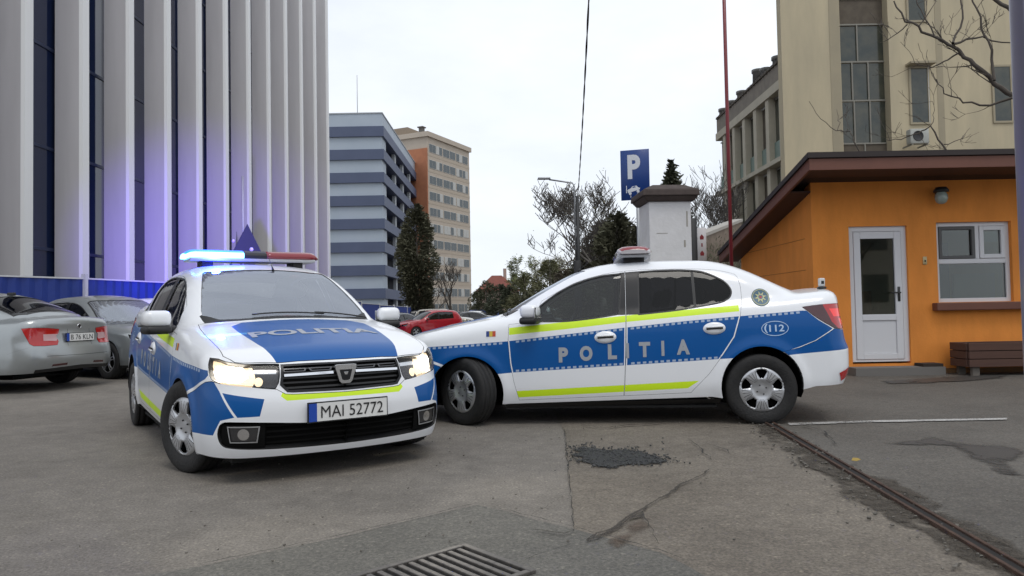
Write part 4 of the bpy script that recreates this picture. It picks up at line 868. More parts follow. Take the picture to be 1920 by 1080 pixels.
# dirt along the rail
rn = Vector((-rd.y, rd.x))
def railpt(t, o): p = railS+rd*t+rn*o; return (p.x, p.y)
LT = (railE-railS).length
sgn = -1 if rn.x > 0 else 1   # towards the camera-left side
left = [railpt(LT*k/40, sgn*(.20+rnd.uniform(0,.10)+(.06 if 10 < k < 22 else 0))) for k in range(41)]; right = [railpt(LT*k/40, -sgn*(.12+rnd.uniform(0,.05)+(.10 if 16 < k < 27 else 0))) for k in range(41)]
sheet('rail_dirt', left+right[::-1], .012, DIRT, 'stuff', 'dark dirt along the rusty drain rail', None, .10, .04)
# seams and cracks: irregular thin ribbons
def ribbon(name, pts, w, z, mt, amp=.01, seed=2, step=.06):
    P = wob(pts, amp, step, seed, False); r_ = random.Random(seed+9); L_, R_ = [], []
    for i, p in enumerate(P):
        a, c = Vector(P[max(i-1,0)]), Vector(P[min(i+1,len(P)-1)]); d = (c-a); n_ = Vector((-d.y,d.x)).normalized() if d.length else Vector((0,1)); ww = w*r_.uniform(.35,1.2)*(.3 if i in (0,len(P)-1) else 1)
        L_.append((p[0]+n_.x*ww/2, p[1]+n_.y*ww/2)); R_.append((p[0]-n_.x*ww/2, p[1]-n_.y*ww/2))
    b = MB().m(mt); l = [b.bm.verts.new((*q,z)) for q in L_]; r2 = [b.bm.verts.new((*q,z)) for q in R_]
    c0 = [b.bm.verts.new(((L_[i][0]+R_[i][0])/2,(L_[i][1]+R_[i][1])/2,z)) for i in range(len(l))]
    for i in range(len(l)-1): b.face([r2[i],r2[i+1],c0[i+1],c0[i]]); b.face([c0[i],c0[i+1],l[i+1],l[i]])
    return b, len(l)
cr = []
def crack(pts, w=.02, amp=.015, seed=1, mt=None): 
    b, n = ribbon('crack', pts, w*(1.8 if seed in (1,8,9,11,6,14) else .95), .0165+.00035*seed, mt or DARK, amp, seed); o = b.build('ground_crack'); tag(o, kind='structure'); a_ = o.data.attributes.new('edge','FLOAT','POINT')
    for i in range(3*n): a_.data[i].value = 1.0 if i >= 2*n else .15
crack([G(1058,808),G(1068,900),G(1076,1002)], .012, .006, 1)
crack([G(1100,1021),G(1165,985),G(1240,938),G(1330,884)], .060, .014, 2, CRK)
crack([G(1100,1021),G(1150,1000),G(1205,965)], .07, .02, 3, CRK)
crack([G(1205,965),G(1225,1000),G(1236,1028)], .018, .012, 4)
crack([G(1292,828),G(1318,850),G(1335,868)], .030, .015, 5)
crack([G(1320,835),G(1365,848),G(1372,858)], .018, .012, 6)
crack([G(1380,850),G(1440,842),G(1500,838)], .008, .01, 7)
crack([G(372,1066),G(640,1010),G(895,949)], .012, .006, 8)
crack([G(895,949),G(1070,993),G(1240,1040),G(1300,1062)], .013, .008, 9)
crack([G(1000,1000),G(1058,1008),G(1076,1002)], .03, .01, 10, CRK)
crack([G(1500,800),G(1545,812),G(1570,838)], .018, .01, 11)
crack([G(1250,795),G(1200,800),G(1130,806),G(1090,800)], .06, .03, 12, CRK)
crack([G(1330,800),G(1395,806),G(1440,800)], .05, .02, 13, CRK)
crack([G(1490,965),G(1560,962)], .008, .01, 14); crack([G(960,975),G(1010,965),G(1050,940)], .006, .01, 15)
crack([G(1100,1021),G(1010,1048),G(950,1075)], .008, .01, 16)
sheet('dirt_patch', wob([G(1080,1022),G(1150,975),G(1235,930),G(1290,960),G(1260,1010),G(1200,1050),G(1110,1055)], .03, .05, 21), .0105, worn('reddish_dirt', (.075,.052,.038), (.125,.098,.074), .95, 9, .6, 3.5, .5), feather=.14, res=.035)
# tar repair of the pothole: rough dark lumps
tarp = wob([G(1062,838),G(1100,832),G(1140,843),G(1190,840),G(1225,852),G(1275,862),G(1262,876),G(1200,877),G(1150,884),G(1100,874),G(1066,872)], .055, .05, 31)
sheet('tar_patch', tarp, .013, worn('tar_patch_black', (.008,.008,.008), (.035,.034,.033), .6, 20, 1.6, 4.0, 1.0), feather=.09, res=.03)
b = MB().m(mat('tar_lump', (.016,.016,.017), .5, noise=(10,.5,(.07,.07,.068)))); mn = np.array(tarp).min(0)-.10; mxx = np.array(tarp).max(0)+.14
for k in range(1500):
    p = (rnd.uniform(mn[0],mxx[0]), rnd.uniform(mn[1],mxx[1])); ins = inpoly(np.array([p]), tarp)[0]
    if not ins and rnd.random() > .02: continue
    s = rnd.uniform(.002,.0070); M = Matrix.Translation((p[0],p[1],.013+s*.3)) @ Matrix.Rotation(rnd.uniform(0,6.3),4,'Z') @ Matrix.Rotation(rnd.uniform(0,3),4,'X'); b.box(-s,-s*.7,-s*.5,s,s*.8,s*.5,M)
tag(b.build('tar_gravel'), 'loose black tar gravel filling the pothole', None, None, 'stuff')
# pebbles and grit
b = MB().m(mat('grit', (.05,.047,.042), .9, noise=(10,.6,(.22,.20,.17))))
for k in range(520):
    if k % 2: t = rnd.uniform(.5, LT-.5); p = railpt(t, sgn*rnd.uniform(-.08,.30)); s = rnd.uniform(.003,.010)
    else: p = (rnd.uniform(-2.2,3.2), rnd.uniform(2.6,7.5)); s = rnd.uniform(.002,.006)
    b.box(-s,-s*.7,-s*.5,s,s*.8,s*.5, Matrix.Translation((p[0],p[1],.015+s*.3)) @ Matrix.Rotation(rnd.uniform(0,6.3),4,'Z') @ Matrix.Rotation(rnd.uniform(0,3),4,'X'))
tag(b.build('grit'), 'small pebbles and grit scattered over the asphalt', None, None, 'stuff')
for i, pl in enumerate(([G(1590,828),G(1690,824),G(1740,815),G(1800,826),G(1905,832),(G(1960,850)),G(1960,905),G(1850,902),G(1830,888),G(1790,868),G(1755,842),G(1660,842)],
      [G(1840,880),G(1960,880),G(1960,902),G(1850,898)], [G(1700,918),G(1780,950),G(1810,975),G(1900,1010),G(1925,1030),G(1870,1020),G(1790,985),G(1730,950)], [G(60,1068),G(180,1035),G(318,1005),G(322,1018),G(220,1048),G(90,1080)], [G(1625,715),G(1760,706),G(1905,702),G(1905,712),G(1750,722),G(1660,724)])):
    sheet('damp_patch', wob(pl, .05, .10, 41+i), .0085+.0012*i if i != 3 else .006, WET if i != 3 else worn('worn_smooth_asphalt', (.085,.082,.078), (.11,.107,.10), .7, 6, .5, 2.0, .2), feather=.20, res=.07)
sheet('line_marking', wob([G(1474,795),G(1600,791),G(1892,785.5),G(1892,789.5),G(1600,795.5),G(1476,800.5)], .004, .06, 51), .0125, worn('worn_white_line', (.30,.29,.28), (.48,.47,.45), .8, 34, .95, 3.0, .3), feather=.018, res=.012)
# rusty drain rail
t_ = empty('drain_rail', (railS.x, railS.y, 0), 0, 'long rusty steel drain rail crossing the asphalt at the right', 'drain rail')
RUST = mat('rusty_steel', (.040,.023,.016), .8, metal=.2, noise=(14,.4,(.095,.052,.034)), bump=(60,.4)); ang = math.atan2(rd.y, rd.x)
for o0, o1, z1 in ((-.040,-.022,.026),(.022,.040,.026)):
    b = MB().m(RUST); M = Matrix.Rotation(ang,4,'Z'); b.box(0,o0,.0,LT,o1,z1,M); b.build('rail', t_, bevel=.003)
b = MB().m(mat('rail_channel', (.012,.010,.009), .9)); b.box(.01,-.021,.0,LT-.01,.021,.016,Matrix.Rotation(ang,4,'Z')); b.build('channel', t_)
o = tag(MB().m(mat('yellow_leaf', (.30,.21,.05), .8)).prism([(-.03,-.01),(0,-.018),(.035,-.004),(.02,.012),(-.01,.016)], 0, .002, Matrix.Translation((*G(1604,873),.040)) @ Matrix.Rotation(.5,4,'X')).build('fallen_leaf'), 'small yellow leaf lying on the rusty drain rail', 'leaf')
# storm drain grate
g0, ga, gb_ = Vector(G(872,1028)), Vector(G(690,1080)), Vector(G(995,1078)); ua = (ga-g0).normalized(); ub = Vector((ua.y,-ua.x)); ub = ub if ub.dot(gb_-g0) > 0 else -ub
M = Matrix(((ua.x,ub.x,0,g0.x),(ua.y,ub.y,0,g0.y),(0,0,1 if ua.x*ub.y-ua.y*ub.x > 0 else 1,0),(0,0,0,1)))
gr_ = empty('drain_grate', (g0.x,g0.y,.008), 0, 'cast iron drain grate set in the asphalt at the bottom edge', 'drain grate'); M = Matrix.Translation((0,0,0)) @ Matrix(((ua.x,ub.x,0,0),(ua.y,ub.y,0,0),(0,0,1,0),(0,0,0,1)))
IRON = mat('cast_iron', (.075,.070,.066), .55, metal=.5, noise=(30,.4,(.16,.145,.13)))
b = MB().m(IRON); S = .62; W_ = .46
for q in ((0,0,.028,W_),(S-.028,0,S,W_),(.028,0,S-.028,.028),(.028,W_-.028,S-.028,W_)): b.box(q[0],q[1],.0,q[2],q[3],.016,M)
b.build('frame', gr_, bevel=.003, normals=True)
for k in range(11): b = MB().m(IRON); x = .050+k*.049; b.box(x,.032,.0,x+.024,W_-.032,.013,M); b.build('bar', gr_, bevel=.003, normals=True)
b = MB().m(mat('drain_pit', (.006,.006,.006), .9)); b.box(.028,.028,.0005,S-.028,W_-.028,.002,M); b.build('pit', gr_, normals=True)

# ---------------------------------------------------------------- office tower with fins, left
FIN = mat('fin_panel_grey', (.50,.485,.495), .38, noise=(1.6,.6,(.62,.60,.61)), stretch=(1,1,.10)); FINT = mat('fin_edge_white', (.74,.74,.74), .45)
CURT = mat('curtain_glass', (.010,.018,.055), .08, coat=.3, spec=.5); MULL = mat('mullion_dark', (.02,.03,.07), .4)
D0 = 21.0; k_ = D0/FPX; fx0, dxf, dyf = -898.8*k_, 9.5886*k_, .12139*D0
ot = empty('office_tower', (fx0, D0, 0), 0, 'tall white office tower with deep vertical fins over dark blue glass, at the left', 'office tower')
H = 25.0; H0 = 0.0
for n in range(-3, 12):
    x = -1*0+n*dxf; y = n*dyf; w = .40; dp = .86; b = MB().m(FIN)
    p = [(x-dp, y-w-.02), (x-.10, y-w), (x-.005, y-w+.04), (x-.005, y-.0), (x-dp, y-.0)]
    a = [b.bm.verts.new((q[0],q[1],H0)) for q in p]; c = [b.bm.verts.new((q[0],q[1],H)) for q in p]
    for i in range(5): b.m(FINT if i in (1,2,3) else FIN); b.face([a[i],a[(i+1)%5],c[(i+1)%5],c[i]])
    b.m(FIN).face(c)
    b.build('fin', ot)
b = MB().m(CURT); ya, yb_ = -4*dyf, 11*dyf; xg = -.84
b.box(xg-.3, ya, 0, xg, yb_, H-.5); b.build('glass_wall', ot)
b = MB().m(MULL)
for z in [3.2*q for q in range(1,8)]: b.box(xg, ya, z, xg+.04, yb_, z+.10)
for n in range(-3,11):
    y = n*dyf+dyf*.45; b.box(xg+.001, y, 0, xg+.07, y+.06, H-.6)
b.build('mullions', ot); b = MB().m(FIN); b.box(-14, ya, 0, xg-.31, yb_-.02, H-1); b.build('core_wall', ot)

# ---------------------------------------------------------------- blue hoarding fence
FENB = mat('fence_blue_sheet', (.006,.026,.19), .55, noise=(2.5,.5,(.010,.038,.25))); POSTW = mat('fence_post_white', (.55,.56,.58), .5)
fl = [(-13.4,13.3),(-11.4,15.4),(-10.3,17.6),(-9.6,20.5),(-9.35,24),(-9.2,28),(-9.1,33),(-9.0,38),(-8.9,43),(-9.1,50),(-9.4,58),(-9.8,68),(-10.5,80)]
fr_ = empty('hoarding_fence', (fl[0][0],fl[0][1],0), 0, 'blue corrugated hoarding fence on pale posts in front of the office tower', 'fence')
for i in range(len(fl)-1):
    a, c = Vector(fl[i]), Vector(fl[i+1]); d = (c-a); L_ = d.length; M = Matrix.Translation((a.x-fl[0][0],a.y-fl[0][1],gz(0,a.y))) @ Matrix.Rotation(math.atan2(d.y,d.x),4,'Z')
    b = MB().m(FENB); n = max(4, int(L_/.14)); pr = []
    for q in range(n+1): pr.append((L_*q/n, .018 if q%2 else -.018))
    v0 = [b.bm.verts.new(M @ Vector((p[0],p[1],.10))) for p in pr]; v1 = [b.bm.verts.new(M @ Vector((p[0],p[1],2.0))) for p in pr]
    for q in range(n): b.face([v0[q],v0[q+1],v1[q+1],v1[q]])
    b.m(POSTW).box(0,-.03,1.995,L_,.03,2.03,M); b.build('panel', fr_)
    b = MB().m(POSTW); b.box(-.045,-.06,0,.045,.06,2.12,M); b.build('post', fr_)

# ---------------------------------------------------------------- blue striped car park
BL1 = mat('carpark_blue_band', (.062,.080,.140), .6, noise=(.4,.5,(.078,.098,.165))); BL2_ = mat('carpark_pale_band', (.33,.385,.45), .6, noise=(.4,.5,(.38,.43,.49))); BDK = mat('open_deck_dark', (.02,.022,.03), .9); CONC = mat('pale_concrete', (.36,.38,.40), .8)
cx, cy = -17.6, 100.0; pk = empty('car_park', (cx,cy,-.4), 0, 'blue and grey striped multi-storey building with open decks along its right side', 'car park')
Lp = 60.0; fh = 3.19; top = 29.1
for k in range(9):
    zt = top-1.0-fh*k-.9; zb_ = zt-fh*.44
    b = MB().m(BL1); b.box(-22,-.35,zb_,0.35,Lp,zt); b.build('deck_band', pk)
    if k < 8: b = MB().m(BL2_); b.box(-22,0,zb_-fh*.56+.0,-.0,3.2,zb_); b.m(BL2_).box(-22,3.2,zb_-fh*.56,-2.8,Lp,zb_); b.build('wall_strip', pk)
b = MB().m(BL2_); b.box(-22,-.1,top-1.9,.1,Lp,top-.1); b.m(CONC).box(-22.1,-.2,top-.1,.2,Lp,top+.05); b.build('parapet', pk)
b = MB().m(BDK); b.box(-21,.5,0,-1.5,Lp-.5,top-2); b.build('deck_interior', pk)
for k in range(7):
    y = 3.4+(k+1)*8.0
    b = MB().m(CONC); b.box(-.5,y,0,-.05,y+1.3,top-2.2); b.build('column', pk)
b = MB().m(CONC); b.box(-.45,3.25,0,-.1,4.0,top-2.2); b.build('column', pk)
tag(MB().m(mat('thin_mast', (.5,.5,.52), .6)).tube([(-21.5,103,28.8),(-21.5,103,35)],.06,5).build('roof_mast'), 'thin aerial mast on the roof of the striped building', 'mast')

# ---------------------------------------------------------------- beige apartment tower
BEI = mat('beige_panel', (.45,.385,.315), .8, noise=(.5,.6,(.39,.335,.275))); BRK = mat('orange_brick', (.42,.17,.085), .85, noise=(1.2,.5,(.33,.13,.07))); WGL = mat('far_window_glass', (.045,.060,.065), .15, spec=.6); WFR = mat('far_window_frame', (.50,.48,.44), .6); CUR = mat('curtained_window', (.42,.42,.40), .6)
A_ = Vector((-15.0,133.0)); B_ = Vector((-8.2,147.0)); d = (B_-A_); L_ = d.length; ang = math.atan2(d.y,d.x)
ap = empty('apartment_tower', (A_.x,A_.y,-.4), ang, 'beige ten-storey apartment tower with an orange brick end wall behind the striped building', 'apartment tower')
Ht = 34.6; b = MB().m(BEI); b.box(0,0,0,L_,14,Ht-.9); b.build('wall', ap)
b = MB().m(BRK); b.box(-.25,-.0,0,-.01,14,Ht-3.0); b.build('brick_end_wall', ap)
b = MB().m(BEI); b.box(-.5,-.4,Ht-.9,L_+.3,14.4,Ht); b.build('roof_parapet', ap); b = MB().m(mat('roof_house_brown', (.25,.20,.15), .85)); b.box(1,5,Ht,5.5,10,Ht+1.7); b.build('roof_house', ap)
b = MB().m(mat('roof_vent_dark', (.12,.11,.10), .8)); b.box(.2,1.2,Ht,1.0,2.0,Ht+1.0); b.box(.0,1.0,Ht+1.0,1.2,2.2,Ht+1.2); b.build('chimney', ap)
for r_ in range(11):
    z = Ht-3.6-2.95*r_
    b = MB().m(mat('panel_joint', (.40,.34,.27), .8)); b.box(0,-.03,z-.75,L_,-.005,z-.35); b.build('string_course', ap)
    for c_ in range(6):
        x0 = .5+c_*2.45; wd = 2.0 if c_ % 2 else 2.2; rr = random.Random(r_*17+c_); o = empty('window'); o.parent = ap; o.name = 'window'; o.location = (0,0,0)
        b = MB().m(WFR); b.box(x0-.08,-.06,z-.05,x0+wd+.08,-.01,z+1.55); b.build('frame', o)
        b = MB().m(CUR if rr.random() < .22 else WGL); b.box(x0,-.085,z+.03,x0+wd*.48,-.061,z+1.47); b.m(CUR if rr.random() < .25 else WGL).box(x0+wd*.52,-.085,z+.03,x0+wd,-.061,z+1.47); b.build('pane', o)

# ---------------------------------------------------------------- red roofed house
hs = empty('small_house', (-2.6,128,-.4), R(8), 'small house with a red tiled hipped roof among the far trees', 'house')
hs.scale = (.86,.86,.86)
b = MB().m(mat('house_wall', (.40,.29,.25), .85)); b.box(-4.0,-3,0,4.0,4,5.6); b.build('wall', hs)
b = MB().m(mat('red_tiles', (.24,.070,.050), .8, noise=(1.5,.5,(.17,.055,.042)))); v = [b.bm.verts.new(p) for p in ((-4.5,-3.5,5.6),(4.5,-3.5,5.6),(4.5,4.5,5.6),(-4.5,4.5,5.6),(-1,.5,9.0),(1,.5,9.0))]
for q in ((0,1,5,4),(1,2,5),(2,3,4,5),(3,0,4),(0,3,2,1)): b.face([v[i] for i in q])
b.build('roof', hs); b = MB().m(mat('house_wall')); b.box(1.4,.2,8.0,2.0,.8,10.4); b.build('chimney', hs)
for x in (-2.6,0.2,2.4): b = MB().m(WGL); b.box(x,-3.03,3.2,x+1.0,-2.99,4.6); b.build('window', hs)

# ---------------------------------------------------------------- cream hospital wing and stair block, right
CRM = mat('cream_render', (.52,.445,.30), .9, noise=(1.1,.45,(.39,.34,.24)), bump=(25,.12), stretch=(1,1,.22)); CRM2 = mat('cream_render_stained', (.36,.31,.215), .92, noise=(.7,.5,(.29,.255,.185))); PILA = mat('pilaster_pale', (.50,.46,.36), .85, noise=(2,.6,(.40,.365,.29))); GRN = mat('green_spandrel', (.22,.29,.25), .7, noise=(3,.5,(.17,.22,.19))); DGL = mat('old_dark_glass', (.030,.040,.036), .12, spec=.6, noise=(1.4,.3,(.075,.075,.055))); DBR = mat('brown_dark_infill', (.075,.060,.045), .85, noise=(4,.5,(.12,.10,.075))); STL = mat('old_steel_frame', (.22,.21,.18), .7)
sb = empty('stair_block', (11.72,30.95,-.09), 0, 'tall cream rendered stair block with a dark glazed strip, above the orange booth', 'building')
Hs = 22.0; sx0, sx1 = 2.32, 4.22    # glazed strip span
b = MB().m(CRM); b.box(0,0,0,.30,.45,Hs); b.hexa([Vector(q) for q in ((.30,0,0),(sx0,0,0),(5.2,9,0),(4.9,9,0),(.30,0,Hs),(sx0,0,Hs),(5.2,9,Hs),(4.9,9,Hs))]); b.box(sx1,0,0,16,9,Hs); b.box(sx0,.55,0,sx1,.9,Hs); b.build('wall', sb)
b = MB().m(CRM2); b.box(sx1+1.85,-.012,6,sx1+2.1,-.004,Hs); b.box(sx0-.42,-.012,7,sx0-.02,-.004,Hs); b.build('rain_stain', sb)
sb.scale = (1.088,1,1.088); zs = [6.2,7.25,7.35,9.15,10.72,12.2,12.35,14.6,16.2,17.6]
b = MB().m(DGL)
for z0, z1 in ((7.45,9.1),(9.2,10.65),(10.75,12.15)): b.box(sx0,.46,z0,sx1,.50,z1)
b.box(sx0,.46,13.3,sx1,.50,17.0); b.build('glazing', sb)
for z0, z1 in ((5,7.40),(12.22,13.2)): b = MB().m(DBR); b.box(sx0,.44,z0,sx1,.52,z1); b.build('infill_panel', sb)
b = MB().m(STL)
for z in (7.40,9.12,10.68,12.18,13.22): b.box(sx0,.40,z,sx1,.455,z+.06)
for x, z0, z1 in ((.62,7.46,9.12),(1.25,7.46,9.12),(.58,9.18,10.68),(1.22,9.18,10.68),(.82,10.74,12.18),(1.0,5.4,7.40),(.5,13.28,17),(1.2,13.28,17)): b.box(sx0+x,.395,z0,sx0+x+.05,.45,z1)
b.build('steel_mullions', sb)
def frame_win(parent, x0, z0, x1, z1, y, fm, gm, t=.06, split=None):
    o = bpy.data.objects.new('window', None); link(o, parent); b = MB().m(fm)
    b.box(x0,y-.05,z0,x0+t,y,z1); b.box(x1-t,y-.05,z0,x1,y,z1); b.box(x0+t,y-.05,z0,x1-t,y,z0+t); b.box(x0+t,y-.05,z1-t,x1-t,y,z1)
    if split: b.box(split-t/2,y-.05,z0+t,split+t/2,y,z1-t)
    b.build('frame', o); b = MB().m(gm); b.box(x0+t,y-.03,z0+t,x1-t,y-.015,z1-t); b.build('pane', o); return o
WHF = mat('white_window_frame', (.62,.62,.60), .5)
w_ = frame_win(sb, 4.95, 8.05, 5.75, 10.35, -.01, CRM2, DGL, .08); Ms = Matrix.Translation((5.72,-.06,8.1)) @ Matrix.Rotation(R(-62),4,'Z')
b = MB().m(WHF)
for q in ((-.62,0,-.56,2.2),(-.06,0,.0,2.2),(-.56,0,-.06,.07),(-.56,2.13,-.06,2.2)): b.box(q[0],-.02,q[1],q[2],.02,q[3],Ms)
b.m(DGL).box(-.56,-.006,.07,-.06,.006,2.13,Ms); b.build('open_sash', w_)
b = MB().m(CRM2); b.box(4.85,-.45,10.36,5.85,.0,10.44); b.build('window_canopy', sb)
frame_win(sb, 4.95, 12.1, 5.75, 14.2, -.01, CRM2, DGL, .08); frame_win(sb, 8.2, 8.05, 9.0, 10.35, -.01, CRM2, DGL, .08)
ac = empty('air_conditioner', (11.72+4.95,30.45,7.69), 0, 'weathered pale air conditioner box under the open window of the cream block', 'air conditioner')
b = MB().m(mat('old_white_metal', (.42,.43,.40), .6, noise=(6,.5,(.30,.30,.27)))); b.rbox(0,-.30,0,.78,.05,.62,.03,2); b.build('casing', ac)
b = MB().m(BLACKP); b.lathe([(.22,0),(.22,.012),(.20,.012),(.19,.004),(.001,.004)], 24, Matrix.Translation((.32,-.301,.31)) @ Matrix.Rotation(R(90),4,'X')); b.build('fan_grille', ac)
b = MB().m(STL); b.box(.05,-.3,-.06,.10,.45,0); b.box(.68,-.3,-.06,.73,.45,0); b.build('bracket', ac)
wg = empty('hospital_wing', (11.95,31,0), 0, 'long cream wing with pilasters and green panels, receding left of the stair block', 'building')
Lw = 10.6; b = MB().m(CRM); b.box(.35,.46,0,9,Lw,11.0); b.build('wall', wg)
b = MB().m(PILA); b.box(-.12,.46,10.55,.5,Lw,10.95); b.box(-.22,.46,7.35,.4,Lw,7.55); b.box(-.10,.46,4.0,.4,Lw,4.25); b.build('cornice', wg)
for k in range(6):
    y = .5+1.70*k; b = MB().m(PILA); b.box(-.06,y,0,.36,y+.42,10.55); b.build('pilaster', wg)
    o = bpy.data.objects.new('window', None); link(o, wg)
    for z0, z1 in ((8.55,10.5),(5.3,7.3),(1.5,3.9)):
        b = MB().m(DGL if (k*7+int(z0)) % 3 else DBR); b.box(.26,y+.5,z0,.30,y+1.70,z1); b.build('pane', o); b = MB().m(WHF if k % 2 else STL); b.box(.20,y+1.06,z0,.255,y+1.12,z1); b.box(.20,y+.44,z1-.07,.255,y+1.76,z1); b.build('frame', o)
    b = MB().m(GRN); b.box(.18,y+.43,7.56,.34,y+1.77,8.5); b.build('spandrel', wg)
b = MB().m(mat('attic_cladding', (.17,.15,.125), .9, noise=(2,.5,(.25,.22,.18)))); 
b.box(-.04,.46,10.96,.3,Lw,11.75); b.m(mat('roof_tile_edge', (.10,.085,.07), .9))
for k in range(24): b.box(-.12,.5+k*.42,11.751,.2,.82+k*.42,11.86)
b.m(mat('attic_cladding'))
v = [b.bm.verts.new(p) for p in ((.31,.46,11.2),(.31,Lw,11.2),(.9,Lw,12.3),(.9,.46,12.3),(9,.46,12.3),(9,Lw,12.3),(.9,.46,10.96),(.9,Lw,10.96))]
b.face([v[0],v[1],v[2],v[3]]); b.face([v[3],v[2],v[5],v[4]]); b.face([v[0],v[3],v[6]]); b.face([v[1],v[7],v[2]]); b.build('roof', wg)
for i, y in enumerate((1.6,3.2,4.3,6.8,8.6,10.1)):
    b = MB().m(mat('roof_vent_grey', (.22,.21,.20), .7, noise=(5,.5,(.12,.12,.11)))); b.lathe([(.0,0),(.26,0),(.24,.75),(.29,.78),(.29,.92),(.0,.96)], 12, Matrix.Translation((.22,y,11.35+(.3 if i==2 else 0)))); b.build('roof_vent', wg)

# ---------------------------------------------------------------- orange booth
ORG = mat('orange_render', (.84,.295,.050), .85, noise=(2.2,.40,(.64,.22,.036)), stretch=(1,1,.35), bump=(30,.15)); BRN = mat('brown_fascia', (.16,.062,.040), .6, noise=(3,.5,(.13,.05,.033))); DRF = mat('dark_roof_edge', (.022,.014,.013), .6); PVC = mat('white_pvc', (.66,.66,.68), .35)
bx0, by0 = 4.50, 10.9; bt = empty('orange_booth', (bx0,by0,0), 0, 'orange rendered gatehouse booth with a brown overhanging roof at the right', 'booth')
Wd, Dp = 5.2, 3.4; zr = lambda y: 3.14-(y+.83)*.222   # roof top plane height against local y
dx0, dx1, dz0, dz1 = .55, 1.42, .185, 2.21; wx0, wx1, wz0, wz1 = 1.86, 2.98, 1.05, 2.25
b = MB().m(ORG)
for q in ((0,0,dx0,2.93),(dx1,0,wx0,2.93),(wx1,0,Wd,2.93)): b.box(q[0],0,0,q[2],.25,q[3])
b.box(dx0,0,dz1,dx1,.25,2.93); b.box(wx0,0,0,wx1,.25,wz0); b.box(wx0,0,wz1,wx1,.25,2.93); b.box(dx0,.0,0,dx1,.25,dz0-.03)
b.hexa([Vector(q) for q in ((0,.2501,0),(.25,.2501,0),(.25,Dp,0),(0,Dp,0),(0,.2501,2.80),(.25,.2501,2.80),(.25,Dp,2.12),(0,Dp,2.12))]); b.box(.2501,Dp-.2,0,Wd,Dp,2.1); b.box(Wd-.2,.2501,0,Wd,Dp-.21,2.1); b.build('wall', bt)
b = MB().m(mat('render_joint', (.33,.12,.02), .9))
for z in (.62,1.10,1.58,2.06): b.box(-.003,.26,z,.001,Dp-.02,z+.008)
b.build('wall_joints', bt)
b = MB().m(mat('booth_inside', (.70,.62,.42), .9)); b.box(.26,1.2,0,Wd-.25,1.3,2.3); b.box(.26,.26,.001,Wd-.25,2.6,.02); b.m(mat('booth_inside_blue', (.22,.25,.38), .8)).box(2.1,.7,.02,2.45,1.1,2.0); b.m(mat('booth_inside_wood', (.42,.20,.08), .7)).box(.72,.6,.02,1.15,.9,1.25); b.m(mat('booth_inside_pale', (.60,.62,.62), .8)).box(2.46,.6,.6,3.1,.65,1.5); b.build('inside_wall', bt)
def slab(b, x0, x1, y0, y1, off0, off1):
    p = [Vector((x0,y0,zr(y0)+off0)),Vector((x1,y0,zr(y0)+off0)),Vector((x1,y1,zr(y1)+off0)),Vector((x0,y1,zr(y1)+off0)),Vector((x0,y0,zr(y0)+off1)),Vector((x1,y0,zr(y0)+off1)),Vector((x1,y1,zr(y1)+off1)),Vector((x0,y1,zr(y1)+off1))]; b.hexa(p)
ey0, ey1, ex0 = -.86, Dp+.25, -.36
b = MB().m(DRF); slab(b, ex0-.03, Wd+.5, ey0-.03, ey1, -.075, .0); b.build('roof', bt)
b = MB().m(BRN); b.box(ex0,ey0,zr(ey0)-.235,Wd+.47,ey0+.04,zr(ey0)-.08); p0 = ey0+.04
b.hexa([Vector(q) for q in ((ex0,p0,zr(p0)-.225),(ex0+.04,p0,zr(p0)-.225),(ex0+.04,ey1,zr(ey1)-.225),(ex0,ey1,zr(ey1)-.225),(ex0,p0,zr(p0)-.078),(ex0+.04,p0,zr(p0)-.078),(ex0+.04,ey1,zr(ey1)-.078),(ex0,ey1,zr(ey1)-.078))]); b.build('fascia', bt)
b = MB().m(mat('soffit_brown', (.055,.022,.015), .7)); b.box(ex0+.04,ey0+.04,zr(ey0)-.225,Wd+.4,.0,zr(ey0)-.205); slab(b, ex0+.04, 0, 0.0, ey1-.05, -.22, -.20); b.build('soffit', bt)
# door
dr_ = bpy.data.objects.new('door', None); link(dr_, bt); t = .075; y0, y1 = .04, .11
b = MB().m(PVC); b.box(dx0,y0,dz0,dx0+t,y1,dz1); b.box(dx1-t,y0,dz0,dx1,y1,dz1); b.box(dx0+t,y0,dz1-t,dx1-t,y1,dz1); b.box(dx0+t,y0,dz0,dx1-t,y1,dz0+.03); b.build('frame', dr_)
xi0, xi1 = dx0+t+.006, dx1-t-.006; s_ = .10; zm = .80; b = MB().m(PVC); yy = .03
b.box(xi0,yy,dz0+.035,xi0+s_,yy+.06,dz1-t-.006); b.box(xi1-s_,yy,dz0+.035,xi1,yy+.06,dz1-t-.006); b.box(xi0+s_,yy,dz1-t-.11,xi1-s_,yy+.06,dz1-t-.006); b.box(xi0+s_,yy,zm,xi1-s_,yy+.06,zm+.09); b.box(xi0+s_,yy,dz0+.035,xi1-s_,yy+.06,dz0+.12); b.m(PVC).box(xi0+s_,yy+.02,dz0+.12,xi1-s_,yy+.04,zm); b.build('leaf', dr_, bevel=.006)
DOORG = glass('booth_glass', (.55,.60,.58), .40); b = MB().m(DOORG); b.box(xi0+s_,yy+.03,zm+.09,xi1-s_,yy+.036,dz1-t-.11); b.build('glass', dr_)
b = MB().m(mat('handle_dark', (.05,.05,.05), .35, metal=.6)); b.rbox(xi1-.075,yy-.012,1.08,xi1-.035,yy,1.30,.006,1); b.rbox(xi1-.19,yy-.05,1.20,xi1-.04,yy-.03,1.222,.006,1); b.box(xi1-.06,yy-.05,1.20,xi1-.045,yy,1.22); b.build('handle', dr_)
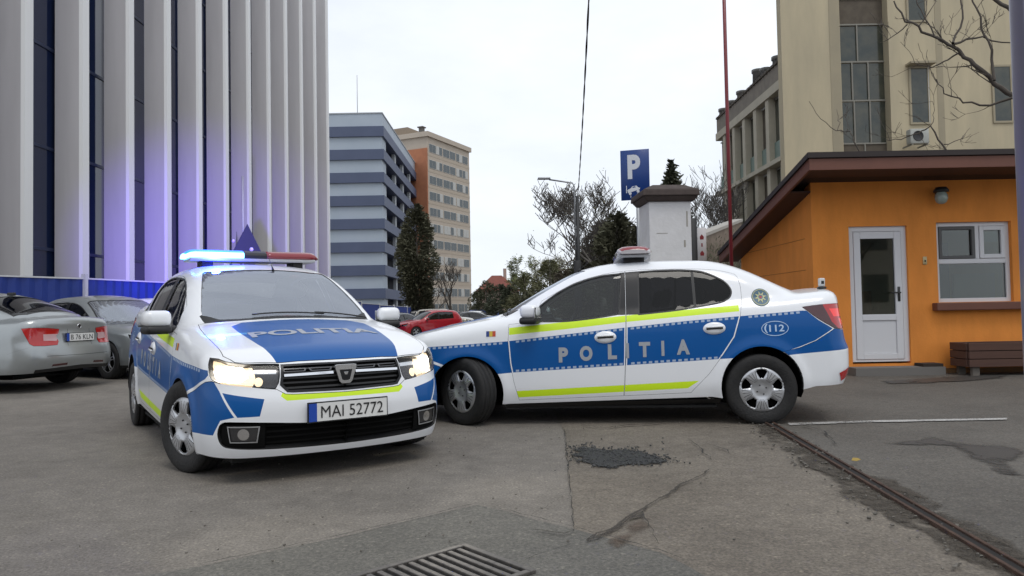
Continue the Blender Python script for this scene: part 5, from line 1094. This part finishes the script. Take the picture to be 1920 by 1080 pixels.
b = MB().m(mat('step_concrete', (.16,.15,.14), .9)); b.box(.45,-.30,.0,1.75,-.001,.12); b.m(mat('dark_mat', (.035,.025,.02), .95)).box(1.45,-.26,.121,1.74,-.02,.165); b.build('door_step', bt)
# window
wn = bpy.data.objects.new('window', None); link(wn, bt); t = .06; zc = 1.63; xc = 2.50
b = MB().m(PVC)
for q in ((wx0,wz0,wx0+t,wz1),(wx1-t,wz0,wx1,wz1),(wx0+t,wz0,wx1-t,wz0+t),(wx0+t,wz1-t,wx1-t,wz1),(wx0+t,zc,wx1-t,zc+.07),(xc-.03,zc+.07,xc+.03,wz1-t)): b.box(q[0],.06,q[1],q[2],.12,q[3])
b.build('frame', wn, bevel=.004)
b = MB().m(PVC)
for q in ((xc+.035,zc+.075,xc+.095,wz1-t-.005),(wx1-t-.065,zc+.075,wx1-t-.005,wz1-t-.005),(xc+.095,zc+.075,wx1-t-.065,zc+.135),(xc+.095,wz1-t-.065,wx1-t-.065,wz1-t-.005)): b.box(q[0],.045,q[1],q[2],.10,q[3])
b.build('sash', wn, bevel=.004)
b = MB().m(mat('grey_fly_screen', (.10,.10,.10), .6))
for q in ((wx0+t+.005,zc+.075,wx0+t+.05,wz1-t-.005),(xc-.08,zc+.075,xc-.035,wz1-t-.005),(wx0+t+.05,zc+.075,xc-.08,zc+.12),(wx0+t+.05,wz1-t-.05,xc-.08,wz1-t-.005)): b.box(q[0],.05,q[1],q[2],.10,q[3])
b.build('screen_frame', wn)
b = MB().m(DOORG); b.box(wx0+t,.085,wz0+t,wx1-t,.092,zc); b.box(wx0+t+.05,.085,zc+.12,xc-.08,.092,wz1-t-.05); b.box(xc+.095,.075,zc+.135,wx1-t-.065,.082,wz1-t-.065); b.build('glass', wn)
b = MB().m(mat('notice_paper', (.62,.62,.58), .8)); b.box(xc+.12,.094,zc+.32,wx1-t-.09,.097,wz1-t-.08); b.build('notice', wn)
b = MB().m(BRN); b.box(wx0-.10,-.13,.93,wx1+.35,.05,1.045); b.build('sill', bt, bevel=.012)
lp = bpy.data.objects.new('wall_lamp', None); link(lp, bt); lp.location = (1.86,0,2.62)
b = MB().m(BLACKP); b.lathe([(.0,.16),(.07,.15),(.10,.11),(.105,.08),(.06,.075)], 20); b.rbox(-.03,-.0,.06,.03,.13,.12,.01,1); b.build('bracket', lp)
b = MB().m(mat('opal_lamp_glass', (.30,.36,.33), .25, coat=.5)); b.lathe([(.062,.075),(.085,.03),(.088,-.02),(.07,-.07),(.035,-.095),(.001,-.10)], 20); b.build('globe', lp); lp.location = (1.86,-.16,2.60)
b = MB().m(mat('bell_plate', (.52,.42,.22), .5)); b.rbox(1.64,-.015,1.62,1.70,.0,1.74,.005,1); b.m(BLACKP).rbox(1.66,-.02,1.66,1.68,-.01,1.69,.003,1); b.build('door_bell', bt)
# planter bench
pb = empty('wooden_planter', (7.15,10.35,0), 0, 'dark reddish brown wooden planter box under the booth window', 'planter')
WOOD = mat('red_brown_wood', (.060,.028,.020), .75, noise=(5,.5,(.095,.045,.030)), stretch=(.3,3,3))
for k in range(3): b = MB().m(WOOD); b.box(-.72,-.02,.13+.115*k,.95,.02,.235+.115*k); b.box(-.72,.40,.13+.115*k,.95,.44,.235+.115*k); b.box(-.74,.02,.13+.115*k,-.70,.40,.235+.115*k); b.build('plank', pb, bevel=.004)
for x in (-.60,.80):
    for y in (.03,.35): b = MB().m(mat('planter_leg', (.16,.14,.12), .8)); b.box(x-.05,y,0,x+.05,y+.06,.13); b.build('leg', pb)
b = MB().m(mat('planter_soil', (.03,.022,.016), 1)); b.box(-.70,.02,.30,.95,.40,.44); b.build('soil', pb)
# wall damage plinth stripe
b = MB().m(mat('stained_plinth', (.15,.115,.08), .95, noise=(6,.5,(.30,.13,.03)))); b.box(1.43,-.012,.0,Wd,-.002,.075); b.box(.0,-.012,.0,.54,-.002,.075); b.build('plinth', bt)

# ---------------------------------------------------------------- gate pillar, parking sign, red pole, board
gp = empty('gate_pillar', (2.24,10.6,0), R(3), 'white plastered gate pillar with a dark brown tiled cap behind the side-on police car', 'pillar')
PLA = mat('white_plaster', (.70,.69,.69), .9, noise=(3.5,.45,(.60,.59,.58)), bump=(20,.2)); b = MB().m(PLA); b.box(-.30,-.30,0,.30,.30,2.55); b.build('shaft', gp, bevel=.01)
b = MB().m(mat('dark_cap_tiles', (.040,.028,.024), .8, noise=(9,.5,(.075,.055,.048))))
def frus(b, z0, h0, z1, h1): b.hexa([Vector(q) for q in ((-h0,-h0,z0),(h0,-h0,z0),(h0,h0,z0),(-h0,h0,z0),(-h1,-h1,z1),(h1,-h1,z1),(h1,h1,z1),(-h1,h1,z1))])
frus(b, 2.551, .34, 2.62, .39); frus(b, 2.621, .41, 2.71, .40); frus(b, 2.711, .395, 2.80, .22); b.build('cap', gp, bevel=.015)
for p_, w_, h_ in (((.20,-.302,1.95),.025,.10),((.24,-.302,2.3),.02,.22),((-.12,-.302,2.1),.16,.008)): b = MB().m(mat('peeled_plaster', (.33,.31,.27), .95)); b.box(p_[0]-w_/2,-.303,p_[2]-h_/2,p_[0]+w_/2,-.3005,p_[2]+h_/2); b.build('peeled_patch', gp)
ps = empty('parking_sign', (2.10,12.0,0), R(-16), 'blue parking sign with a white P on a grey post beside the gate pillar', 'road sign')
GALV = mat('galvanised_steel', (.34,.35,.36), .45, metal=.6); b = MB().m(GALV); b.tube([(0,0,0),(0,0,3.55)],.028,12); b.build('post', ps)
sg0 = (-.255,-.035); b = MB().m(mat('sign_blue', (.002,.036,.19), .35)); b.rbox(-.265,-.045,2.83,.205,-.032,3.66,.004,1); b.build('panel', ps)
SW = mat('sign_white', (.62,.64,.68), .5); text_obj('letter', 'P', Matrix.Translation((-.045,-.048,3.38)) @ Matrix.Rotation(R(90),4,'X'), .40, .21, SW, ps, bold=.045)
b = MB().m(SW); Mi = Matrix.Translation((-.05,-.0475,2.97)) @ Matrix.Rotation(R(90),4,'X')   # tow-away pictogram: car on a hook
for pl in ([(-.10,-.02),(.09,.03),(.10,.055),(.065,.065),(.04,.095),(-.03,.085),(-.055,.055),(-.11,.03)],): b.prism(pl, 0, .001, Mi)
b.m(mat('sign_blue')); b.prism([(-.028,.058),(.03,.067),(.015,.085),(-.02,.078)], .0011, .0016, Mi); b.m(SW)
for cxp, cyp in ((-.065,-.03),(.065,.0)): b.prism(circ(cxp,cyp,.024,14), 0, .001, Mi)
b.prism([(-.13,.10),(-.118,.10),(-.118,-.02),(-.13,-.02)], 0, .001, Mi); b.prism([(-.06,-.10),(-.05,-.10),(-.05,-.062),(-.06,-.062)], 0, .001, Mi); b.prism([(.05,-.09),(.06,-.09),(.06,-.035),(.05,-.035)], 0, .001, Mi); b.build('pictogram', ps)
b = MB().m(GALV); b.box(-.05,-.031,3.0,.05,.03,3.03); b.box(-.05,-.031,3.45,.05,.03,3.48); b.build('clamp', ps)
rp = D(1371,480,9.7); o = MB().m(mat('red_pole_paint', (.17,.008,.014), .45, coat=.2)).tube([(rp.x,9.7,0),(rp.x,9.7,7.2)],.024,12).build('red_pole'); tag(o, 'thin tall dark red pole at the left corner of the orange booth', 'pole')
p = D(1316,458,12.6); nb = empty('notice_board', (p.x,12.6,0), R(-10), 'narrow white board with dark red marks beside the gate pillar', 'board')
b = MB().m(mat('board_white', (.60,.58,.58), .6)); b.rbox(-.075,-.015,1.85,.075,.015,2.42,.008,1); b.build('panel', nb)
b = MB().m(mat('mark_dark_red', (.22,.015,.02), .5))
for z in (2.26,2.12,1.98): b.prism([(-.03,-.045),(.03,-.045),(.035,.0),(.0,.045),(-.035,.0)] if z != 2.12 else [(-.012,-.03),(.012,-.03),(.012,.03),(-.012,.03)], 0, .002, Matrix.Translation((0,-.0155,z)) @ Matrix.Rotation(R(90),4,'X'))
b.build('marks', nb); b = MB().m(GALV); b.tube([(0,.03,0),(0,.03,2.4)],.02,8); b.build('post', nb)
p = D(1302,440,12.2); o = MB().m(BLACKP).rbox(-.06,-.05,0,.06,.05,2.55,.01,1,Matrix.Translation((p.x,12.3,0))).build('dark_post'); tag(o, 'dark square post between the gate pillar and the narrow white board', 'post')
# grey post at the very right
o = MB().m(mat('grey_post_metal', (.16,.15,.20), .3, metal=.3, coat=.3)).rbox(-.05,-.04,0,.05,.04,3.2,.012,2,Matrix.Translation((1.602,2.2,0))).build('metal_post'); tag(o, 'grey metal post close to the camera at the far right edge', 'post')

# ---------------------------------------------------------------- street lamp and cable
p = D(1085,500,32); q_ = D(1084,345,32); sl = empty('street_lamp', (p.x,32,gz(0,32)), 0, 'street lamp on a dark pole with a single arm, beside the bare tree', 'street lamp')
DKP = mat('dark_pole', (.035,.036,.038), .6); b = MB().m(DKP); zt = q_.z-gz(0,32); b.tube([(0,0,0),(0,0,zt*.92)],[.10,.075],12); b.build('pole', sl)
b = MB().m(GALV); b.tube([(-.12,0,2.4),(-.12,0,zt-.1),(-.2,0,zt+.05),(-1.22,0,zt+.22)],.035,8); b.build('arm', sl)
b = MB().m(GALV); b.rbox(-1.72,-.10,zt+.22,-1.16,.10,zt+.32,.04,2); b.build('lamp_head', sl)
b = MB().m(mat('dark_meter_box', (.02,.02,.022), .6)); b.rbox(-.20,-.15,1.2,.10,.10,3.3,.02,1); b.build('meter_box', sl)
CB = mat('black_cable', (.02,.02,.02), .6); a_ = Vector((q_.x-.0,32,6.3)); e_ = Vector((1.12,8.0,7.6)); b = MB().m(CB); n = 200
for ph in (0, math.pi):
    pts = []
    for k in range(n+1):
        t = k/n; pnt = a_.lerp(e_, t); pnt.z -= 1.5*t*(1-t); r_ = .009; th = t*2*math.pi*9+ph; pts.append(pnt+Vector((r_*math.cos(th),0,r_*math.sin(th))))
    b.tube(pts, .014, 5)
tag(b.build('overhead_cable'), 'twisted black overhead cable running up from the street lamp', 'cable')
# warning signs seen from behind
p = D(456,470,18.5); wsn = empty('warning_sign', (p.x,18.5,0), R(-8), 'pole with triangular warning signs seen from behind, rising above the blue light bar', 'road sign')
DG = mat('sign_back_dark', (.045,.05,.075), .5, metal=.4); b = MB().m(GALV); b.tube([(0,0,0),(0,0,4.6)],.026,10); b.build('post', wsn)
for nm, rz_, dx_, z_, s_ in (('triangle',R(57),.10,3.0,.40),('triangle',R(-68),-.19,2.85,.36)):
    b = MB().m(DG); b.prism([(-s_,-.35),(s_,-.35),(0,s_*.95)], -.006, .006, Matrix.Translation((dx_,.03,z_)) @ Matrix.Rotation(rz_,4,'Z') @ Matrix.Rotation(R(90),4,'X')); b.build(nm, wsn)
b = MB().m(DG); b.box(-.08,-.02,1.95,.32,.0,2.62); b.build('plate', wsn); b = MB().m(SW); b.lathe([(.05,0),(.05,.01),(.001,.01)],12,Matrix.Translation((.24,-.03,2.72)) @ Matrix.Rotation(R(90),4,'X')); b.lathe([(.04,0),(.04,.01),(.001,.01)],12,Matrix.Translation((-.25,-.03,2.95)) @ Matrix.Rotation(R(90),4,'X')); b.build('reflector', wsn)
# ---------------------------------------------------------------- trees
BARK = mat('bark_dark', (.055,.045,.036), .9, noise=(6,.5,(.10,.085,.07))); BARK2 = mat('bark_grey', (.15,.135,.12), .9, noise=(6,.5,(.10,.09,.08)))
def bare_tree(name, loc, h, spread, seed, label, cat='tree', group=None, depth=5, trunk=.16, bark=None, lean=(0,0), twig=.012, leafm=None, nleaf=0, leafs=.12, splits=(2,4), up=.35, first=None):
    r_ = random.Random(seed); root = empty(name, loc, 0, label, cat, group); bark = bark or BARK; bt_, bb = MB().m(bark), MB().m(bark); tips = []
    def grow_(p, d, L_, r, k, mb):
        n = 4 if k < 2 else 3; pts = [p]; rr = [r]; q = p.copy(); dd = d.copy()
        for i in range(n):
            dd = (dd+Vector((r_.uniform(-1,1),r_.uniform(-1,1),r_.uniform(-.5,1)))*.17+Vector((0,0,up*.12))).normalized(); q = q+dd*(L_/n); pts.append(q.copy()); rr.append(max(twig*.5, r*(1-.40*(i+1)/n)))
        mb.tube(pts, rr, 7 if k == 0 else (5 if k < 3 else 3), cap=False)
        if k >= depth: tips.extend(pts[1:]); return
        for j in range(r_.randint(*splits)+(1 if k == 0 else 0)):
            i = r_.choice(range(1, n+1)) if k else r_.choice(range(2, n+1)); base = pts[i]; az = r_.uniform(0, 6.283); el = r_.uniform(.15,1.0); side = Vector((math.cos(az)*spread, math.sin(az)*spread, el)); nd = (dd*.55+side*.75).normalized()
            grow_(base, nd, L_*r_.uniform(.55,.82), max(twig*.6, rr[i]*r_.uniform(.5,.72)), k+1, bb)
    d0 = Vector((lean[0],lean[1],1)).normalized(); grow_(Vector((0,0,0)), d0, h*.40, trunk, 0, bt_)
    bt_.build('trunk', root); 
    bb.build('branches', root)
    if leafm and nleaf:
        b = MB().m(leafm)
        for k in range(nleaf):
            p = r_.choice(tips)+Vector((r_.gauss(0,.16),r_.gauss(0,.16),r_.gauss(0,.16)))*(h/8); s = leafs*r_.uniform(.5,1.2); M = Matrix.Translation(p) @ Matrix.Rotation(r_.uniform(0,6.3),4,'Z') @ Matrix.Rotation(r_.uniform(0,3.1),4,'X')
            b.face([b.bm.verts.new(M @ Vector(q)) for q in ((-s,0,0),(0,-s*.5,0),(s,0,0),(0,s*.5,0))])
        b.build('crown', root)
    return root
def conifer(name, loc, h, rad, seed, label, mt, shape='cone', n=5200, cat='tree', size=.22, group=None, gap=.0):
    r_ = random.Random(seed); root = empty(name, loc, 0, label, cat, group); MB().m(BARK).tube([(0,0,0),(0,0,h*.9)],[rad*.10,rad*.02],7).build('trunk', root); b = MB().m(mt)
    lobes = [(r_.uniform(0,6.28), r_.uniform(.08,.95), r_.uniform(.55,1.15)) for _ in range(44)]
    for k in range(n):
        az, t, s_ = r_.choice(lobes); az += r_.gauss(0,.30); t = min(.995, max(.03, t+r_.gauss(0,.055)))
        prof = (1-t)**.75 if shape == 'cone' else (math.sin(math.pi*min(.97,max(.03,t*.9+.07)))**.55 if shape == 'column' else math.sin(math.pi*(t*.8+.16))**.7)
        rr = rad*prof*s_*(r_.random()**.45); z = h*t+h*.02; p = Vector((rr*math.cos(az), rr*math.sin(az), z-rr*.12)); s = size*r_.uniform(.5,1.3); M = Matrix.Translation(p) @ Matrix.Rotation(az,4,'Z') @ Matrix.Rotation(r_.uniform(-.9,.5),4,'Y') @ Matrix.Rotation(r_.uniform(-1.5,1.5),4,'X')
        b.face([b.bm.verts.new(M @ Vector(q)) for q in ((-s*.4,-s*.35,0),(s,-s*.12,0),(s*1.1,s*.12,0),(-s*.3,s*.35,0))])
    b.build('crown', root); return root
EVG = mat('dark_evergreen', (.030,.040,.024), .85, noise=(3,.6,(.070,.075,.042))); EVB = mat('brown_green_thuja', (.050,.054,.030), .85, noise=(2,.6,(.100,.094,.055))); YGR = mat('spring_yellow_green', (.20,.22,.07), .8, noise=(3,.6,(.12,.14,.05))); OLG = mat('olive_shrub', (.075,.080,.040), .85, noise=(3,.6,(.05,.05,.03))); PAL = mat('pale_spring_bud', (.30,.29,.20), .8); IVY = mat('ivy_leaf', (.040,.055,.025), .7, noise=(4,.6,(.085,.075,.035)))
YOL = mat('yellow_olive', (.135,.135,.060), .85, noise=(3,.6,(.085,.085,.045))); BRS = mat('brown_twiggy', (.110,.092,.065), .9, noise=(3,.6,(.070,.060,.042)))
def at(u, dist): v = D(u, 560, dist); return (v.x, dist, gz(v.x, dist))
conifer('evergreen_tree', at(783,74), 12.2, 2.0, 3, 'tall dark evergreen tree in front of the striped building', EVB, 'column', 12000, size=.24)
bare_tree('bare_tree', at(846,70), 7.2, .95, 11, 'bare dark tree in front of the beige tower', trunk=.17, depth=5, twig=.035)
bare_tree('bare_tree', at(818,86), 6.2, .95, 12, 'smaller bare tree between the tall evergreen and the beige tower', trunk=.13, depth=4, twig=.035)
for u, ds, h, rd_, sd, m_, lb in ((912,96,5.4,2.0,21,OLG,'leftmost olive shrub below the red roofed house'),(937,88,4.6,1.9,22,EVG,'dark round shrub directly below the red roofed house'),(958,84,4.4,1.7,23,EVG,'dark shrub right of the one below the red roof'),(896,104,4.6,1.5,24,OLG,'small olive bush at the foot of the beige tower'),(1004,70,3.6,2.0,25,OLG,'olive shrub below the pale budding tree'),(1062,60,4.0,2.0,28,OLG,'olive shrub left of the street lamp'),(1108,37,3.7,1.7,29,OLG,'olive shrub immediately right of the street lamp pole'),(984,78,5.4,2.3,71,YOL,'yellow olive shrub at the right edge of the red roofed house'),(1032,62,5.6,2.6,72,YOL,'large yellow olive shrub behind the bonnet of the side-on police car'),(1080,52,5.0,2.2,73,BRS,'brownish bushy thicket behind the street lamp pole'),(1140,44,6.6,2.6,74,BRS,'tall brownish thicket behind the brown green thuja')):
    conifer('shrub', at(u,ds), h, rd_, sd, lb, m_, 'round', 3200, 'shrub', .18, 'shrubs along the far street')
bare_tree('budding_tree', at(988,92), 8.0, 1.0, 31, 'yellow green budding tree right of the red roofed house', trunk=.14, depth=4, twig=.035, leafm=YGR, nleaf=7000, leafs=.12, group='budding trees along the far street')
bare_tree('budding_tree', at(1030,66), 7.4, 1.1, 32, 'pale budding tree just left of the street lamp', trunk=.14, depth=5, twig=.03, leafm=PAL, nleaf=5000, leafs=.08, group='budding trees along the far street')
bare_tree('budding_tree', at(1072,80), 7.4, 1.0, 34, 'yellow green budding tree behind the street lamp', trunk=.12, depth=4, twig=.03, leafm=YGR, nleaf=3000, leafs=.11, group='budding trees along the far street')
bare_tree('bare_tree', at(1135,34), 8.2, 1.15, 44, 'wide bare pale tree right of the street lamp', trunk=.20, depth=6, twig=.026, bark=BARK2, splits=(3,4), leafm=PAL, nleaf=700, leafs=.06)
bare_tree('bare_tree', at(1096,46), 7.2, 1.0, 45, 'bare tree immediately right of the street lamp pole', trunk=.15, depth=5, twig=.028)
conifer('thuja_tree', at(1160,30), 4.9, 1.15, 51, 'brown green thuja between the street lamp and the parking sign', EVB, 'round', 5200, size=.17)
conifer('thuja_tree', at(1124,38), 4.6, 1.9, 52, 'low thuja left of the taller conical one', EVB, 'round', 3800, size=.18)
conifer('thuja_tree', at(1196,27), 4.0, .7, 54, 'narrow thuja just behind the parking sign post', EVB, 'cone', 4200, size=.15)
conifer('spruce_tree', at(1266,60), 13.4, 3.2, 53, 'pointed dark spruce rising behind the gate pillar', EVG, 'cone', 5200, size=.34)
bare_tree('bare_tree', at(1332,36), 8.2, .95, 61, 'bare grey tree between the gate pillar and the red pole', trunk=.15, depth=6, twig=.022, bark=BARK2)
def limb_tree(name, base, zb_, limbs, label, cat, seed, dist, r0=.06):
    r_ = random.Random(seed); root = empty(name, base, 0, label, cat); b = MB().m(BARK); B0 = Vector(base); top = D(*limbs[0][0][0], dist)
    b.tube([(0,0,0),(top-B0)*.5+Vector((r_.uniform(-.1,.1),0,.1)),top-B0], [r0*1.5,r0*1.2,r0], 8, cap=False); b.build('trunk', root); b = MB().m(BARK)
    def twig_(p, d, L_, r, k):
        n = 4; pts = [p]; q = p.copy(); dd = d.copy()
        for i in range(n): dd = (dd+Vector((r_.uniform(-1,1),r_.uniform(-1,1),r_.uniform(-.6,1)))*.22).normalized(); q = q+dd*(L_/n); pts.append(q.copy())
        b.tube(pts, [max(.004, r*(1-.7*i/n)) for i in range(n+1)], 4, cap=False)
        if k < 3:
            for j in range(r_.randint(1,3)): i = r_.randint(1,n); twig_(pts[i], (dd+Vector((r_.uniform(-1,1),r_.uniform(-1,1),r_.uniform(-.4,1)))*.8).normalized(), L_*r_.uniform(.4,.75), r*.55, k+1)
    for pts, ra, rb, ntw in limbs:
        P = [D(u, v, dist+(i*.12 if len(limbs) % 2 else -i*.1))-B0 for i, (u, v) in enumerate(pts)]; Q = []
        for i in range(len(P)-1):
            for k in range(3): t = k/3; Q.append(P[i].lerp(P[i+1], t)+Vector((r_.uniform(-.02,.02),r_.uniform(-.05,.05),r_.uniform(-.02,.02))))
        Q.append(P[-1]); n = len(Q); b.tube(Q, [ra+(rb-ra)*i/(n-1) for i in range(n)], 6, cap=False)
        for k in range(ntw):
            i = r_.randint(1,n-1); d = (Q[i]-Q[i-1]).normalized(); twig_(Q[i], (d*.5+Vector((r_.uniform(-1,1),r_.uniform(-.8,.8),r_.uniform(-.5,1)))*.8).normalized(), r_.uniform(.25,.7), max(.006, ra*.28), 1)
    b.build('branches', root); return root
limb_tree('bare_tree', (11.0,14.6,0), 4.5, [
 ([(1935,215),(1902,183),(1865,156),(1826,124),(1799,97),(1780,82),(1729,58),(1698,39),(1676,2)], .060, .014, 10),
 ([(1783,84),(1812,74),(1840,70),(1900,80)], .026, .012, 4), ([(1902,181),(1857,196),(1807,191),(1772,175),(1756,148)], .026, .008, 5), ([(1787,80),(1807,35),(1799,-8),(1790,-50)], .022, .010, 4),
 ([(1865,150),(1861,93),(1842,51),(1826,0),(1815,-60)], .030, .012, 5), ([(1799,99),(1768,117),(1744,128),(1715,118)], .018, .006, 3), ([(1702,45),(1674,70),(1650,80)], .012, .005, 2), ([(1935,60),(1900,27),(1865,-2),(1840,-50)], .050, .03, 3), ([(1755,70),(1725,20),(1712,-20)], .016, .008, 3)],
 'bare dark tree reaching in over the booth from the right edge', 'tree', 5, 14.2, .075)
limb_tree('bare_shrub', (8.2,17.0,0), 3.6, [([(1640,330),(1600,262),(1593,245),(1569,245),(1538,225),(1517,190)], .016, .005, 2), ([(1573,243),(1572,225),(1569,205)], .007, .004, 1), ([(1590,246),(1586,232),(1592,215)], .006, .004, 0)], 'thin bare shrub twig against the left of the cream block', 'shrub', 8, 17.0, .018)
limb_tree('bare_shrub', (10.1,17.2,0), 3.6, [([(1790,300),(1768,272),(1744,237),(1722,250),(1690,262),(1660,262)], .026, .007, 4), ([(1744,239),(1752,215),(1748,190)], .010, .004, 2), ([(1768,272),(1800,262),(1818,240)], .012, .004, 3)], 'thin bare shrub twigs beside the air conditioner', 'shrub', 9, 17.0, .03)
# the other side of the yard, behind the camera: seen only as reflections in paint and glass
ob = empty('school_building', (-4,-34,0), 0, 'long pale building with rows of windows behind the camera', 'building')
b = MB().m(mat('pale_render', (.42,.38,.31), .9)); b.box(-34,-10,0,34,0,9.0); b.build('wall', ob); b = MB().m(mat('dark_roof_tiles', (.09,.05,.04), .9)); b.prism([(-10.6,9.01),(.6,9.01),(-5,12.0)], -34.5, 34.5, Matrix(((0,0,1,0),(1,0,0,0),(0,1,0,0),(0,0,0,1)))); b.build('roof', ob)
for k in range(18):
    for z in (1.2,5.2): b = MB().m(DGL); b.box(-32+k*3.7,.002,z,-30.1+k*3.7,.05,z+2.1); b.build('window', ob)
for x, y, h, sd in ((-14,-22,9,81),(-3,-24,10,82),(9,-21,8.5,83),(20,-23,9.5,84)): bare_tree('bare_tree', (x,y,0), h, .9, sd, 'bare street tree behind the camera', group='street trees behind the camera', trunk=.16, depth=4, twig=.03)
# ivy clad wall between pillar and booth
iw = empty('ivy_wall', (4.3,19.0,0), R(62), 'low old wall overgrown with ivy left of the red pole', 'wall')
b = MB().m(mat('old_wall', (.26,.21,.17), .95, noise=(2,.5,(.18,.14,.11)))); b.hexa([Vector(q) for q in ((0,0,0),(9,0,0),(9,.3,0),(0,.3,0),(0,0,2.6),(9,0,4.2),(9,.3,4.2),(0,.3,2.6))]); b.build('wall', iw)
b = MB().m(mat('wall_coping', (.38,.36,.33), .9)); b.hexa([Vector(q) for q in ((-.05,-.05,2.6),(9.05,-.05,4.2),(9.05,.35,4.2),(-.05,.35,2.6),(-.05,-.05,2.7),(9.05,-.05,4.3),(9.05,.35,4.3),(-.05,.35,2.7))]); b.build('coping', iw)
b = MB().m(IVY); r_ = random.Random(7)
for k in range(3600):
    x = r_.uniform(0,9); z = r_.uniform(0,2.55+x*.178)*(r_.random()**.3); s = r_.uniform(.04,.10); M = Matrix.Translation((x,-.06-r_.random()*.16,z)) @ Matrix.Rotation(r_.uniform(-.8,.8),4,'X') @ Matrix.Rotation(r_.uniform(0,6.3),4,'Y'); b.face([b.bm.verts.new(M @ Vector(q)) for q in ((-s,0,0),(0,0,-s*.7),(s,0,0),(0,0,s*.7))])
b.build('ivy', iw)
# ---------------------------------------------------------------- the two police cars
police_car((-1.5316,5.4150,2.1563), True, R(20), 'MAI 52772', 'white and blue police sedan facing the camera, blue beacon and headlights lit')
police_car((-.3488,7.5808,-.1016), False, R(-40), None, 'white and blue police sedan standing side-on, unlit, in front of the orange booth')
# ---------------------------------------------------------------- parked cars
P_SIL = mat('silver_paint', (.34,.36,.365), .28, metal=.55, coat=.6); P_WHI = mat('parked_white_paint', (.72,.73,.74), .28, coat=.6); P_GRY = mat('dark_grey_paint', (.045,.048,.052), .26, metal=.3, coat=.6); P_BLK = mat('black_car_paint', (.012,.013,.016), .2, coat=.7)
P_RED = mat('red_car_paint', (.38,.012,.022), .25, coat=.6); P_TEAL = mat('teal_car_paint', (.03,.11,.15), .3, coat=.6); P_BLU = mat('blue_car_paint', (.02,.05,.20), .3, coat=.6); P_BEI = mat('champagne_paint', (.40,.37,.31), .3, metal=.4, coat=.5); P_BRN = mat('bronze_paint', (.11,.085,.07), .3, metal=.4, coat=.5)
def rear_at(kind, bx, by, ang, paint, label, **kw):   # place by the centre of the rear bumper
    c = FEAT[kind]['c']; L_ = max(p[1] for p in c['rear']); return any_car(kind, (bx-L_*math.cos(ang), by-L_*math.sin(ang), ang), paint, label, **kw)
def mid_at(kind, x, y, ang, paint, label, **kw):
    c = FEAT[kind]['c']; return any_car(kind, (x-c['wb']/2*math.cos(ang), y-c['wb']/2*math.sin(ang), ang), paint, label, z=gz(x,y), **kw)
rear_at('oct', -6.47, 11.0, R(-12), P_SIL, 'silver liftback seen from its rear corner, nearest parked car at the left', plate='B 76 KLN', res=.045, group='cars parked by the blue fence')
any_car('oct', (-6.50,13.3,R(150)), P_SIL, 'light silver car with a large windscreen, parked behind the silver liftback', res=.06, group='cars parked by the blue fence')
any_car('hat', (-7.5,17.5,R(150)), P_WHI, 'white hatchback, farthest of the parked row beside the blue fence', res=.07, group='cars parked by the blue fence')
any_car('oct', (-11.4,15.4,R(150)), P_GRY, 'dark grey saloon mostly hidden behind the silver liftback roof', res=.07, group='cars parked by the blue fence')
g_ = 'cars in the far car park'
lot = [('suv',832,50,R(168),P_BEI,'pale silver off-roader in the far lot, tallest roof there'),('hat',806,42,R(32),P_RED,'red hatchback in the far lot'),('oct',738,50,R(62),P_GRY,'dark grey car left of the red hatchback in the far lot'),
 ('hat',742,58,R(160),P_BRN,'bronze hatchback behind the dark grey one in the far lot'),('oct',872,72,R(150),P_TEAL,'teal car right of the pale off-roader in the far lot'),('oct',868,60,R(30),P_BLK,'black saloon with its nose below the off-roader in the far lot'),
 ('hat',900,84,R(170),P_WHI,'white hatchback below the red roofed house'),('suv',884,96,R(10),P_BLU,'dark blue van-like car beside the foot of the beige tower'),('hat',925,100,R(15),P_GRY,'grey hatchback right of the white one below the house'),('oct',712,62,R(170),P_WHI,'white saloon at the left end of the far lot'),
 ('hat',958,92,R(170),P_BLU,'small blue car right end of the far lot'),('suv',775,72,R(10),P_GRY,'dark grey off-roader behind the red hatchback')]
for k, u, ds, an, pt_, lb in lot:
    v = D(u, 590, ds); mid_at(k, v.x, ds, an, pt_, lb, res=.14, group=g_, far=True)
